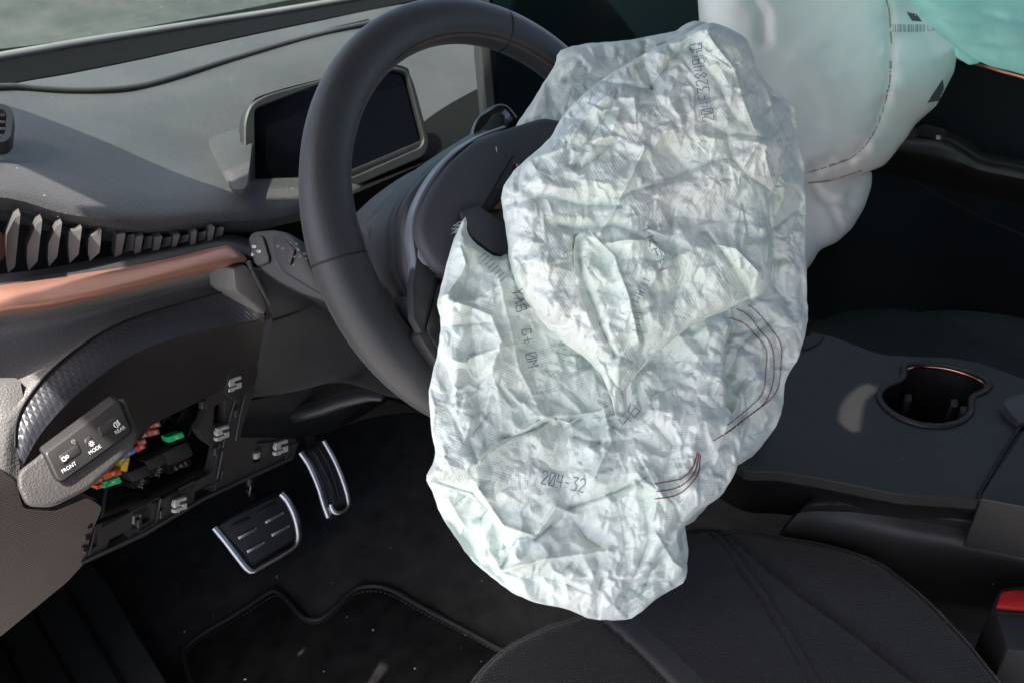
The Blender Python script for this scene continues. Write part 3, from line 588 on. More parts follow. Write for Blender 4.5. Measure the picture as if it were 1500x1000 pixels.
bn = {(213, 617): 'brown fuse at the upper left of the close stack, touching the switch pod', (229, 612): 'topmost brown fuse at the upper right of the close stack', (212, 627): 'brown fuse second from the top in the left column', (228, 622): 'brown fuse second from the top in the right column', (210, 637): 'brown fuse third from the top in the left column', (226, 633): 'lowest brown fuse of the right column, slightly larger', (209, 647): 'lowest brown fuse of the left column, just above the dark red one'}
names = {(206, 655): 'dark red fuse above the blue fuse in the open fuse box', (188, 664): 'long blue fuse beside the switch pod edge', (184, 679): 'yellow upright fuse between the blue and orange fuses', (165, 694): 'orange red long fuse directly above the green one',
         (165, 706): 'lower left green fuse under the orange fuse', (146, 703): 'small red fuse at the left wall of the fuse box', (147, 712): 'small orange fuse low at the left wall of the fuse box', (258, 640): 'green fuse alone above the largest relay'}
for (x, y, wd, ht, a, m) in FZ:
    t = thing('fuse', kp(x, y, -.012), names.get((x, y), bn.get((x, y))), 'fuse', 'fuses in the open fuse box')
    blockat('fuse_body', x, y, wd, ht, a, -.010, .008, M[m], t)
    blockat('fuse_socket', x, y, wd*1.15, ht*1.15, a, -.018, .02, M['black'], t)
    text('lettering', '10' if wd < 20 else '30', (x+1, y), a if wd > ht else 78, 4, lambda px, py, off: kp(px, py, -.010+off), M['print'], t, .0004)
for (x, y, sz, s, lab) in ((205, 697, 30, '5W', 'leftmost black relay cube beside the yellow fuse'), (230, 680, 30, '5W', 'middle black relay cube of the three in the fuse box'), (262, 668, 40, '6 4-5', 'largest black relay cube, numbered 6 4-5, at the right of the fuse box')):
    t = thing('relay', kp(x, y, -.03), lab, 'relay', 'relays in the open fuse box')
    a = 24; blockat('relay_case', x, y-4, sz, sz*.55, a, -.008, .034, M['rubber'], t, .0012)
    blockat('relay_cap', x+1, y+sz*.30, sz*.92, sz*.40, a, -.012, .03, M['black'], t, .001)
    text('lettering', s, (x+3, y+sz*.36), 20 if len(s) > 3 else 70, 7, lambda px, py, off: kp(px, py, -.012+off), M['print_dim'], t, .0006)
wires = [tube_data(crom([kp(x, y, -.03) for x, y in L], 14), .0012, seg=6) for L in ([(235, 625), (245, 610), (258, 618), (270, 600)], [(240, 650), (250, 625), (262, 630)], [(275, 640), (285, 615), (300, 620)], [(170, 730), (190, 722), (215, 728)], [(268, 612), (285, 600), (296, 606)])]
joined('wiring', wires, M['rubber'], fb, 'stuff')

# ------------------------------------------------------------------ steering column, stalk, lever
colm = thing('steering_column', (0, .15, -.12), 'matt black steering column shroud with adjusting lever below the wheel', 'steering column')
cp = Plane.three(PY(400, 480, .2), PY(560, 540, .235), PY(380, 575, .232))
loft('column_cover', [[cp(*p, -.02) for p in [(375, 395), (430, 405), (490, 420), (560, 420), (640, 420)]], [cp(*p, .002) for p in [(398, 458), (440, 450), (500, 470), (570, 480), (660, 470)]],
                      [cp(*p, .004) for p in [(385, 520), (440, 505), (500, 520), (570, 530), (660, 530)]], [cp(*p, 0) for p in [(368, 578), (430, 566), (500, 552), (570, 574), (660, 590)]], [cp(*p, -.02) for p in [(366, 586), (430, 574), (500, 560), (570, 580), (660, 600)]]],
     50, 30, M['dash_clean'], colm, (0, .01, 0))
tube('cover_seam', crom([cp(*p, .005) for p in [(400, 470), (430, 460), (470, 444), (520, 430)]], 20), .0009, M['seam'], colm)
# curved shroud between wheel spoke and display
loft('shroud_top', [[PD(*p) for p in [(530, 318, .70), (560, 290, .72), (600, 262, .76), (660, 230, .80)]], [PD(*p) for p in [(540, 345, .68), (580, 310, .69), (640, 290, .72), (700, 270, .76)]], [PD(*p) for p in [(560, 420, .68), (620, 400, .69), (680, 380, .71), (740, 350, .74)]]], 24, 20, M['dash_clean'], colm, (0, .01, 0))
lev = [(357, 615, .93), (375, 611, .925), (420, 608, .92), (465, 598, .915), (500, 586, .91), (535, 579, .905), (560, 583, .90)]
tube('adjusting_lever', crom([PD(*p) for p in lev], 30), np.interp(np.linspace(0, 1, 30), [0, .15, .5, .85, 1], [.003, .012, .011, .012, .004]), M['leather'], colm, ry=np.interp(np.linspace(0, 1, 30), [0, .2, .5, .85, 1], [.004, .009, .008, .007, .003]), seg=14)
loft('knee_bolster', [[kp(*p, -.012) for p in [(352, 590), (420, 575), (500, 560), (580, 575), (660, 590)]], [kp(*p, -.02) for p in [(350, 620), (420, 615), (480, 610), (540, 600), (640, 605)]], [kp(*p, -.006) for p in [(350, 650), (400, 648), (440, 640), (500, 625), (570, 585)]]], 30, 12, M['frame'], colm, (0, .02, 0))
st = thing('indicator_stalk', PD(400, 370, .66), 'black stalk with a square end and small white symbols, left of the steering wheel', 'stalk')
sp1 = Plane(-AF*1.0+AU*.25-AR*.35, PD(405, 370, .645))
body = rnd([(363, 346), (371, 339), (400, 336), (424, 341), (440, 362), (462, 392), (492, 436), (478, 444), (440, 432), (405, 414), (382, 397), (370, 376)], 8, 5)
slab('stalk_body', [sp1(*p) for p in body], -sp1.n*.022, M['stalk'], st, .005, 4, 60)
slab('stalk_face', [sp1(*p, .0022) for p in rnd([(398, 347), (402, 343), (426, 345), (436, 360), (476, 428), (470, 432), (414, 398), (403, 380)], 5)], -sp1.n*.006, M['black'], st, .0012, 2)
slab('end_button', [sp1(*p, .0025) for p in rnd([(363, 350), (366, 346), (382, 344), (386, 348), (395, 378), (393, 384), (376, 390), (371, 385)], 4)], -sp1.n*.01, M['stalk'], st, .0015, 3)
slab('rotary_switch', [sp1(*p, .0042) for p in rnd([(410, 352), (418, 351), (432, 366), (425, 388), (418, 385), (420, 368), (414, 362)], 2)], -sp1.n*.006, M['stalk'], st, .001, 2)
s1f = lambda x, y, off=0: sp1(x, y, off+.0028)
wip = [circ(0, -.6, 1.2, 7, 40, 140)+circ(0, -.6, .5, 4, 140, 40)+[(.92, .17)], [(0, -.6), (.5, .3)]]
icon('symbol', wip, (372, 362), 0, 3.4, s1f, .00035, M['print'], st); icon('symbol', wip, (379, 369), 0, 3.4, s1f, .00035, M['print'], st); icon('symbol', [[(-1, 0), (1, 0)], [(-1, .8), (0, .8)], [(-1, -.8), (.3, -.8)]], (370, 373), 0, 2.0, s1f, .0004, M['print'], st)
for x, y, s_ in ((407, 361, 2.6), (414, 364, 2.4), (434, 357, 2.2), (437, 366, 2.4), (440, 376, 2.6), (446, 372, 2.6), (448, 379, 1.6), (431, 376, 2.2), (430, 388, 1.8), (425, 356, 1.8)):
    icon('symbol', [[(-.6, -1), (-.6, 1), (.6, .6), (.6, -1), (-.6, -1)], [(-1.3, 0), (1.3, .2)]], (x, y), -15, s_*.75, s1f, .00025, M['print_dim'], st)
tube('stalk_arm', crom([PD(*p) for p in [(470, 430, .66), (480, 440, .67), (495, 445, .70), (530, 440, .74)]], 12), .009, M['black'], st, seg=12)

# ------------------------------------------------------------------ instrument display
dis = thing('instrument_display', PY(500, 210, .33), 'dusty black instrument display in a rounded grey bezel behind the steering wheel', 'display')
ip = Plane.three(PY(370, 150, .335), PY(605, 108, .335), PY(385, 305, .300))
bo = rnd([(358, 178), (366, 153), (392, 138), (470, 117), (575, 97), (596, 101), (606, 122), (629, 208), (623, 229), (520, 274), (400, 312), (372, 303), (358, 284)], 12, 5)
bi = rnd([(374, 160), (470, 124), (578, 104), (596, 108), (621, 205), (616, 216), (520, 258), (388, 303), (375, 290)], 8, 5)
plate('bezel', bo, [bi], lambda x, y: ip(x, y, .002), ip.n*-.012, M['bezel'], dis, .0016)
slab('screen', [ip(*p, -.004) for p in rnd([(372, 152), (580, 102), (598, 106), (622, 203), (614, 207), (520, 246), (390, 289), (372, 286)], 5)], ip.n*-.004, M['screen'], dis)
sh = [(388, 291), (520, 247), (614, 207), (620, 214), (520, 258), (388, 303)]
slab('display_ledge', [ip(*p, -.001) for p in [(386, 292), (520, 247), (618, 206), (620, 214), (520, 258), (388, 304)]], ip.n*-.01, M['bezel'], dis, .0008)
# housing behind the bezel, stepping down to the dashboard
loft('housing', [[ip(*p, -.008) for p in [(374, 305), (358, 284), (357, 230), (359, 178), (367, 152), (392, 137), (480, 114), (575, 96), (598, 101)]],
                 [ip(*p, -.03) for p in [(362, 305), (345, 284), (348, 230), (354, 180), (366, 156), (395, 142), (480, 120), (575, 102), (600, 108)]],
                 [ip(*p, -.055) for p in [(355, 305), (338, 280), (340, 232), (350, 190), (372, 168), (400, 154), (480, 132), (575, 115), (602, 122)]]], 50, 12, M['dash_clean'], dis, (0, .002, 0))
slab('housing_back', [ip(*p, -.010) for p in bo], ip.n*-.012, M['black'], dis)
slab('lower_shroud', [ip(*p, -.02) for p in [(372, 300), (400, 318), (520, 284), (640, 232), (690, 260), (640, 330), (440, 345), (380, 330)]], ip.n*-.006, M['seam'], dis)
text('mark', 'a', (495, 271), 20, 1, lambda x, y, o: ip(x, y, o), M['seam'], dis) if False else None

# ------------------------------------------------------------------ steering wheel
wh = thing('steering_wheel', (0, 0, 0), 'black leather steering wheel with perforated grips and copper stitching', 'steering wheel')
def wpt(th, r, off=0.0): return WU*(r*math.cos(th))+WV*(r*math.sin(th))+WN*off
def rim_r(th):
    d = math.degrees(th) % 360; g = .0
    if 150 < d < 230: g = .003*math.sin(rad((d-150)/80*180))
    if d > 310 or d < 30: g = .003*math.sin(rad((((d+50) % 360))/80*180))
    return .1715-g*.3, .0185+g
def rim_part(name, d0, d1, m):
    n = int((d1-d0)/2)+1; V = []; F = []; UV = []; seg = 40
    for k in range(n):
        th = rad(d0+(d1-d0)*k/(n-1)); r, a = rim_r(th); C = wpt(th, r); e = C/np.linalg.norm(C)
        for s in range(seg):
            t = 2*math.pi*s/seg; ct, st_ = math.cos(t), math.sin(t)
            V.append(C+e*a*math.copysign(abs(ct)**.9, ct)+WN*(a*.86*math.copysign(abs(st_)**.9, st_))); UV.append((r*th, a*t))
    for k in range(n-1):
        for s in range(seg): F.append((k*seg+s, (k+1)*seg+s, (k+1)*seg+(s+1) % seg, k*seg+(s+1) % seg))
    F.append(tuple(range(seg))); F.append(tuple(range((n-1)*seg+seg-1, (n-1)*seg-1, -1)))
    return add(name, V, F, m, wh, uv=UV, ang=60)
rim_part('rim_leather', 63.2, 172.2, M['leather']); rim_part('rim_leather', -9.2, 62.8, M['leather'])
rim_part('rim_grip', 172.8, 245, M['perforated']); rim_part('rim_grip', 295, 350.4, M['perforated']); rim_part('rim_leather', 245.3, 294.7, M['leather'])
for dd in (63, 172.5, 245.15, 294.85, -9.4):
    th = rad(dd); r, a = rim_r(th); C = wpt(th, r); e = C/np.linalg.norm(C)
    ring = [C+e*a*.985*math.cos(t)+WN*a*.845*math.sin(t) for t in np.linspace(0, 2*math.pi, 36, endpoint=False)]
    tube('rim_seam', ring, .0011, M['seam'], wh, closed=True, seg=6, up=tuple(np.cross(e, WN)))
# copper cross stitching on the inner side of the rim
it = []
for k, d in enumerate(np.arange(20, 100, 1.3)):
    for sgn in (-1, 1):
        th0, th1 = rad(d), rad(d+1.5); r, a = rim_r(th0)
        def onrim(th, phi):
            C = wpt(th, r); e = C/np.linalg.norm(C); return C+e*(a+.0004)*math.cos(phi)+WN*((a+.0004)*.86*math.sin(phi))
        p0, p1 = onrim(th0, rad(180-40)), onrim(th1, rad(180-40+sgn*11)); mid = (p0+p1)/2; it.append(tube_data([p0, mid*1.0, p1], .00035, seg=4))
joined('stitching', it, M['orangethread'], wh, 'stuff')
V_, F_ = tube_data([onrim(rad(d), rad(140)) for d in np.arange(15, 112, 2)], .0006, seg=5); add('inner_seam', V_, F_, M['seam'], wh)

# hub shell and spokes
def W(x, y, off=0.0): return WP(x, y, off)
def wl(L, off): return [W(x, y, off) for x, y in L]
loft('spoke_shell', [[W(*p) for p in [(700, 190, -.02), (640, 228, -.022), (596, 262, -.024), (566, 300, -.026), (552, 340, -.026), (556, 380, -.024), (570, 410, -.018), (588, 435, -.012), (606, 470, -.008)]],
                     [W(*p) for p in [(720, 192, .008), (655, 228, .008), (612, 262, .006), (584, 300, .002), (572, 340, 0), (574, 380, 0), (580, 405, .002), (592, 425, .004), (608, 460, .004)]],
                     [W(*p) for p in [(745, 192, .028), (672, 222, .030), (632, 262, .028), (605, 300, .026), (597, 340, .024), (600, 380, .020), (602, 405, .018), (606, 430, .014), (612, 470, .01)]],
                     [W(*p) for p in [(800, 190, .03), (760, 240, .035), (720, 300, .034), (700, 350, .032), (690, 400, .030), (690, 430, .026), (680, 470, .020), (670, 500, .014), (660, 520, .01)]]], 60, 40, M['hub'], wh, -WN*.01)
loft('spoke_leather', [[W(*p) for p in [(575, 440, -.012), (580, 458, -.006), (590, 480, -.002), (610, 500, .0), (650, 530, .0)]],
                       [W(*p) for p in [(583, 434, .004), (592, 450, .010), (604, 468, .012), (620, 488, .013), (655, 515, .013)]],
                       [W(*p) for p in [(600, 436, .016), (606, 446, .018), (612, 458, .019), (624, 476, .018), (660, 500, .017)]]], 24, 14, M['leather'], wh, -WN*.006)
tr_in = [(742, 187), (700, 203), (662, 232), (634, 268), (615, 305), (607, 340), (611, 380), (612, 420), (611, 455), (614, 478)]
tr_out = [(738, 184), (690, 203), (650, 231), (622, 264), (602, 303), (596, 342), (601, 382), (603, 420), (603, 462), (613, 488)]
loft('spoke_trim', [wl(tr_out, .026), [(W(*a, .036)+W(*b, .036))/2 for a, b in zip(tr_out, tr_in)], wl(tr_in, .036)], 60, 8, M['trimgrey'], wh, -WN*.004)
slab('trim_panel', [W(*p, .0375) for p in rnd([(614, 312), (616, 352), (622, 384), (640, 392), (632, 424), (618, 488), (606, 466), (604, 420), (611, 380), (606, 340)], 4)], -WN*.008, M['hub'], wh, .001)
slab('trim_corner', [W(*p, .0385) for p in rnd([(613, 347), (616, 344), (622, 362), (638, 388), (636, 394), (620, 386), (613, 376)], 2)], -WN*.003, M['trimgrey'], wh, .0008)
slab('button_panel', [W(*p, .030) for p in rnd([(640, 394), (690, 400), (690, 545), (646, 540), (614, 492)], 3)], -WN*.012, M['hub'], wh, .0012)
slab('touch_buttons', [W(*p, .032) for p in rnd([(644, 404), (700, 410), (700, 530), (650, 525), (624, 484)], 3)], -WN*.004, M['gloss'], wh, .0006)
cov = rnd([(742, 188), (700, 205), (665, 235), (638, 270), (620, 306), (614, 330), (618, 358), (640, 394), (700, 420), (900, 420), (950, 300), (900, 190), (800, 170)], 10, 4)
slab('centre_cover', [W(*p, .046) for p in cov], -WN*.020, M['hubpad'], wh, .006, 4, 50)
slab('torn_flap', [W(*p, .052) for p in rnd([(676, 310), (700, 300), (742, 330), (756, 372), (742, 376), (722, 370), (690, 345)], 4)], -WN*.004, M['hubpad'], wh, .001)
slab('emblem_recess', [W(*p, .0475) for p in [(752, 228), (762, 238), (730, 312), (704, 310), (724, 276)]], -WN*.002, M['black'], wh, .0008)
slab('copper_emblem', [W(*p, .0500) for p in [(757, 240), (768, 246), (766, 262), (758, 254)]], -WN*.003, M['copper_dark'], wh, .0005)
slab('copper_emblem', [W(*p, .0500) for p in [(722, 306), (736, 292), (745, 296), (745, 308)]], -WN*.003, M['copper_dark'], wh, .0005)
slab('shift_paddle', [W(*p, -.015) for p in rnd([(692, 212), (694, 190), (702, 172), (722, 158), (738, 154), (748, 162), (756, 172), (730, 198)], 6, 4)], -WN*.005, M['gloss'], wh, .0012)
tube('paddle_edge', crom([W(*p, -.014) for p in [(692, 212), (694, 190), (702, 172), (722, 157), (738, 154), (748, 161), (757, 173)]], 24), .0008, M['trimgrey'], wh, seg=6)
text('plus_sign', '+', (738, 168), 10, 9, lambda x, y, o: W(x, y, -.0145+o), M['print_dim'], wh, .0006)

# ------------------------------------------------------------------ pedals
br = thing('brake_pedal', PY(375, 780, .36), 'wide brake pedal with black rubber pad in a bright steel frame', 'pedal')
bpz = Plane((-.1, -.80, .60), PY(375, 780, .37))
po = rnd([(310, 772), (336, 754), (392, 726), (412, 719), (428, 740), (438, 768), (439, 794), (428, 806), (372, 838), (362, 838)], 9, 5)
slab('pedal_plate', [bpz(*p, .0) for p in po], -bpz.n*.010, M['black'], br, .002)
slab('pedal_pad', [bpz(*p, .006) for p in rnd([(318, 770), (340, 756), (395, 730), (409, 726), (420, 742), (430, 768), (430, 790), (371, 824)], 4)], -bpz.n*.008, M['rubber'], br, .0015)
tube('steel_rim', crom([bpz(*p, .004) for p in [(313, 772), (328, 790), (345, 812), (362, 833), (370, 836), (385, 828), (410, 814), (430, 801), (436, 792), (436, 775), (430, 752), (420, 732), (411, 722)]], 60), .0062, M['chrome'], br, ry=.0062, seg=12, up=tuple(bpz.n))
for k, (x, y, bright) in enumerate([(352, 764, 0), (392, 742, 0), (362, 780, 1), (402, 757, 1), (375, 800, 1), (411, 776, 1)]):
    q = [(x-14, y+5), (x+13, y-9), (x+15, y-4), (x-12, y+10)]; slab('pedal_grip', [bpz(*p, .0085) for p in rnd(q, 2)], -bpz.n*.004, M['chrome'] if bright and k >= 2 else M['black'], br, .0008)
tube('pedal_arm', crom([bpz(372, 730, -.012), PY(365, 700, .40), PY(366, 640, .42)], 10), .008, M['black'], br)
ac = thing('accelerator_pedal', PY(490, 710, .36), 'narrow accelerator pedal with steel edges and a rubber strip, right of the brake', 'pedal')
apz = Plane((-.15, -.78, .62), PY(490, 710, .36))
slab('pedal_plate', [apz(*p, 0) for p in rnd([(438, 660), (474, 640), (490, 672), (505, 705), (513, 735), (510, 748), (482, 762), (474, 745), (462, 705)], 6, 4)], -apz.n*.010, M['black'], ac, .002)
slab('pedal_pad', [apz(*p, .004) for p in rnd([(446, 664), (472, 648), (486, 676), (500, 708), (506, 732), (486, 742), (470, 700)], 3)], -apz.n*.006, M['rubber'], ac, .001)
tube('steel_rim', crom([apz(*p, .004) for p in [(440, 662), (453, 682), (466, 712), (474, 738), (481, 757)]], 30), .0056, M['chrome'], ac, ry=.005, seg=10, up=tuple(apz.n))
tube('steel_rim', crom([apz(*p, .004) for p in [(474, 645), (490, 674), (503, 706), (510, 732), (508, 744), (496, 751), (488, 748), (484, 738)]], 40), .0050, M['chrome'], ac, ry=.005, seg=10, up=tuple(apz.n))
tube('pedal_grip', crom([apz(*p, .006) for p in [(462, 662), (474, 686), (484, 706), (490, 726)]], 12), .002, M['rubber'], ac)
for a_, b_ in (((452, 668), (482, 742)), ((459, 661), (490, 736)), ((467, 655), (497, 729))):
    tube('pedal_grip', crom([apz(*p, .006) for p in [a_, ((a_[0]+b_[0])/2+3, (a_[1]+b_[1])/2-4), b_]], 12), .0018, M['black'], ac)
tube('pedal_arm', crom([apz(455, 655, -.01), PY(450, 620, .39)], 8), .008, M['black'], ac)
tube('clutch_rod', crom([PY(366, 698, .40), PY(367, 712, .395), PY(365, 726, .39)], 8), .0012, M['chrome'], br)

# ------------------------------------------------------------------ floor mat, sill
fm = thing('floor_mat', PZ(500, 940, -.595), 'black carpet floor mat with stitched rounded border in the driver footwell', 'floor mat')
mo = [(268, 962), (276, 944), (300, 926), (350, 896), (392, 868), (404, 865), (418, 875), (442, 902), (462, 908), (482, 898), (512, 868), (535, 858), (570, 862), (620, 890), (720, 944), (800, 1000), (760, 1160), (420, 1200), (300, 1040)]
mo = [tuple(p) for p in crom(mo, 120, True)]
slab('mat_carpet', [PZ(*p, -.592) for p in mo], (0, 0, -.008), M['matcar'], fm, .002)
tube('mat_border', [PZ(*p, -.591) for p in mo], .0038, M['rubber'], fm, closed=True, seg=8)
it = []; mi = crom([(p[0]+(520-p[0])*.022, p[1]+(1010-p[1])*.05) for p in mo], 420, True)
for k in range(0, 420, 2): it.append(tube_data([PZ(*mi[k], -.5905), PZ(*((mi[k]+mi[(k+1) % 420])/2), -.590), PZ(*mi[(k+1) % 420], -.5905)], .0007, seg=4))
joined('stitching', it, M['greythread'], fm, 'stuff')
sill = thing('door_sill', PZ(100, 950, -.53), 'grooved black plastic door sill plate below the ribbed side cover', 'door sill')
slab('sill_plate', [PZ(*p, -.545) for p in [(-260, 930), (-40, 880), (60, 800), (135, 826), (160, 858), (200, 925), (245, 1000), (330, 1160), (-40, 1250)]], (0, 0, -.07), M['sill'], sill, .004)
for L, r in ((((-10, 912), (35, 1000), (110, 1150)), .0035), (((40, 880), (76, 945), (108, 1000), (190, 1140)), .0028), (((92, 846), (135, 920), (180, 1000), (260, 1140)), .0035)):
    tube('sill_groove', crom([PZ(*p, -.5445) for p in L], 20), r, M['seam'], sill)
    tube('sill_rib', crom([PZ(p[0]+5, p[1]-2, -.5445) for p in L], 20), r*.6, M['sill'], sill)

# ------------------------------------------------------------------ driver seat
ds = thing('driver_seat', PZ(1100, 950, -.35), 'black cloth driver seat cushion with beige edge stitching in the right foreground', 'car seat')
so = [(640, 1060), (668, 1010), (700, 965), (742, 932), (800, 905), (860, 880), (930, 820), (980, 780), (1030, 772), (1090, 774), (1150, 780), (1210, 788), (1262, 802), (1310, 824), (1355, 860), (1405, 908), (1450, 960), (1490, 1010), (1560, 1120), (1500, 1300), (900, 1400), (600, 1200)]
so = [tuple(p) for p in crom(so, 130, True)]
seams = [[(1030, 776), (1062, 815), (1110, 880), (1150, 940), (1195, 1010), (1260, 1120)], [(1044, 776), (1078, 815), (1126, 878), (1166, 938), (1210, 1008), (1275, 1120)], [(1060, 785), (1110, 825), (1180, 880), (1260, 935), (1345, 1003), (1450, 1100)], [(850, 880), (880, 905), (930, 948), (985, 1003), (1060, 1090)]]
def seat_front(X, Y, E):
    u = np.clip(E/26, 0, 1); h = -.020*(1-np.sqrt(1-(1-u)**2))
    h = h-.0016*np.exp(-(E-13)**2/8)
    for k, L in enumerate(seams):
        d = segdist(X, Y, L)[0]; h = h-(.0030 if k < 2 else .006 if k == 2 else .005)*np.exp(-(d/(3.0 if k < 2 else 7))**2)
    d2 = segdist(X, Y, seams[2])[0]; h = h+.006*np.exp(-(d2/90)**2)
    h = h+.003*vnoise(X, Y, 130, 5)+.0008*vnoise(X, Y, 40, 6)
    zz = -.312+h-.00002*(Y-900); return np.array([PZ(x, y, -.312)+np.array([0, 0, z+.312]) for x, y, z in zip(X, Y, zz)])
def seat_back(X, Y, E): return np.array([PZ(x, y, -.312)+np.array([0, 0, -.10]) for x, y in zip(X, Y)])
g = pillow_grid(so, 2.5); V, F = pillow_mesh(*g, seat_front, seat_back); bpl = {}
uv = np.array([[v[0], v[1]] for v in V]); o = add('seat_cushion', V, F, M['seat'], ds, uv=uv, ang=None)
o.data.materials.append(M['seatmesh'])
meshzone = [(850, 880), (880, 905), (930, 948), (985, 1003), (1060, 1090), (1160, 1120), (1090, 1060), (1020, 985), (960, 930), (900, 880)]
front_zone = [(668, 1010), (715, 950), (760, 975), (720, 1100), (640, 1100)]
def zfun(x, y): return PZ(x, y, -.312)
def lay(L, z=-.3095): return crom([PZ(x, y, z) for x, y in L], 60)
# assign the mesh cloth by position
W2 = []
def px_of(P):
    d = np.asarray(P)-CAM; s = d@AF; return 750+FPX*(d@AR)/s, 500-FPX*(d@AU)/s
pc_ = V[F].mean(1); qx, qy = np.array([px_of(p) for p in pc_]).T
mk = pip(qx, qy, meshzone); sel = np.where(mk)[0]
ml = np.zeros(len(o.data.polygons), dtype=np.int32)
if len(ml) == len(F): ml[sel] = 1; o.data.polygons.foreach_set('material_index', ml)
def seat_pt(x, y, lift=.001):
    a = np.array([x], float); b = np.array([y], float); e = segdist(a, b, so, True)[0]; return seat_front(a, b, e)[0]+np.array([0, 0, lift])
for L in seams[:2]: tube('seat_seam', [seat_pt(*p, .0008) for p in crom(L, 60)], .0011, M['seat'], ds, seg=6)
edge = crom([(1000, 783), (1040, 781), (1090, 783), (1150, 789), (1210, 797), (1258, 810), (1303, 832), (1346, 868), (1395, 916), (1439, 967), (1479, 1018)], 240)
tube('edge_piping', [seat_pt(x, y, .001) for x, y in edge[::2]], .0016, M['seat'], ds, seg=6)
it = []
for k in range(30, 238, 2):
    a, b = edge[k]+np.array([3, -5]), edge[k+1]+np.array([3, -5]); it.append(tube_data([seat_pt(*a), seat_pt(*((a+b)/2), .0014), seat_pt(*b)], .0005, seg=4))
joined('stitching', it, M['thread'], ds, 'stuff')
slab('seat_base', [PZ(x, y, -.40) for x, y in [(760, 960), (1000, 840), (1200, 850), (1400, 1010), (1300, 1200), (800, 1200)]], (0, 0, -.18), M['black'], ds)

# ------------------------------------------------------------------ centre console
cc = thing('centre_console', PZ(1300, 640, -.3), 'dark centre console between the seats with a copper rimmed double cup holder', 'console')
ZC = -.245
co = [(1060, 560), (1120, 510), (1180, 492), (1212, 490), (1240, 500), (1290, 519), (1345, 522), (1390, 523), (1440, 532), (1478, 546), (1560, 580), (1700, 640), (1640, 760), (1500, 742), (1440, 732), (1400, 729), (1320, 724), (1260, 712), (1200, 700), (1140, 690), (1090, 690), (1040, 640)]
cup = rnd([(1322, 535), (1345, 531), (1385, 534), (1420, 543), (1446, 556), (1450, 566), (1438, 576), (1424, 580), (1422, 592), (1423, 604), (1408, 618), (1382, 624), (1350, 623), (1318, 612), (1296, 597), (1286, 582), (1290, 570), (1304, 562), (1322, 556), (1324, 546)], 7, 3)
plate('console_top', [tuple(p) for p in rnd(co, 12, 3)], [cup], lambda x, y: PZ(x, y, ZC), (0, 0, -.012), M['console'], cc, .002)
# slightly raised bowl edge around the cup holder
tube('cup_lip', crom([PZ(x, y, ZC+.0005) for x, y in cup[::2]], 90, True), .0035, M['console'], cc, closed=True, seg=10)
walls = crom([PZ(x, y, ZC) for x, y in cup], 80, True); n = len(walls)
Vw = [p+np.array([0, 0, .001]) for p in walls]+[p*1.0+(walls.mean(0)-p)*.12+np.array([0, 0, -.075]) for p in walls]; Vw2 = [p+(p-walls.mean(0))*.05 for p in Vw]
Fw = [(i, (i+1) % n, n+(i+1) % n, n+i) for i in range(n)]; m2n = 2*n
Fw += [tuple(m2n+k for k in reversed(f)) for f in Fw]+[(i, m2n+i, m2n+(i+1) % n, (i+1) % n) for i in range(n)]+[tuple(n+i for i in range(n))]
add('cup_well', Vw+Vw2, Fw, M['black'], cc)
tube('copper_ring', crom([PZ(x, y, ZC-.0045) for x, y in [(1326, 549), (1328, 541), (1348, 536), (1384, 539), (1416, 548), (1440, 560), (1444, 568)]], 40), .0030, M['copper_dark'], cc, seg=10)
tube('copper_ring', crom([PZ(x, y, ZC-.0045) for x, y in [(1291, 578), (1296, 570), (1312, 564), (1322, 558)]], 16), .0018, M['copper_dark'], cc, seg=8)
tube('copper_ring', crom([PZ(x, y, ZC-.0045) for x, y in [(1422, 584), (1420, 594), (1421, 604)]], 12), .0018, M['copper_dark'], cc, seg=8)
for x, y in ((1330, 582), (1398, 590), (1412, 600)):
    slab('cup_finger', [PZ(*p, ZC-.02) for p in rnd([(x-5, y-6), (x+5, y-6), (x+6, y+5), (x-5, y+6)], 2)], (0, 0, -.03), M['rubber'], cc, .002)
# front slot (storage mat) beside the airbag
slab('console_slot', [PZ(*p, ZC+.002) for p in [(1172, 506), (1190, 487), (1208, 491), (1200, 502), (1180, 512)]], (0, 0, -.003), M['rubber'], cc)
# flank towards the driver, ledge and lower wall
top_e = [(1040, 655), (1090, 690), (1140, 690), (1200, 700), (1260, 712), (1320, 724), (1400, 729), (1500, 742), (1640, 762)]
loft('console_flank', [[PZ(x, y, ZC-.004) for x, y in top_e], [PZ(x, y, ZC-.02)+np.array([-.012, 0, 0])*0 for x, y in [(1040, 668), (1090, 705), (1140, 708), (1200, 720), (1260, 731), (1320, 742), (1400, 748), (1500, 762), (1640, 785)]],
                       [PZ(x, y, ZC-.10) for x, y in [(1040, 720), (1090, 748), (1140, 752), (1200, 760), (1260, 772), (1320, 782), (1400, 795), (1500, 815), (1640, 840)]]], 50, 14, M['black'], cc, (.01, .01, -.01))
loft('console_ledge', [[PZ(x, y, ZC-.035) for x, y in [(1180, 738), (1200, 727), (1240, 722), (1320, 732), (1400, 744), (1500, 762), (1640, 790)]], [PZ(x, y, ZC-.036) for x, y in [(1178, 742), (1200, 738), (1240, 736), (1320, 745), (1400, 758), (1500, 776), (1640, 806)]],
                       [PZ(x, y, ZC-.045) for x, y in [(1176, 746), (1200, 745), (1240, 745), (1320, 755), (1400, 768), (1500, 788), (1640, 818)]]], 50, 10, M['console'], cc, (.004, .004, -.012))
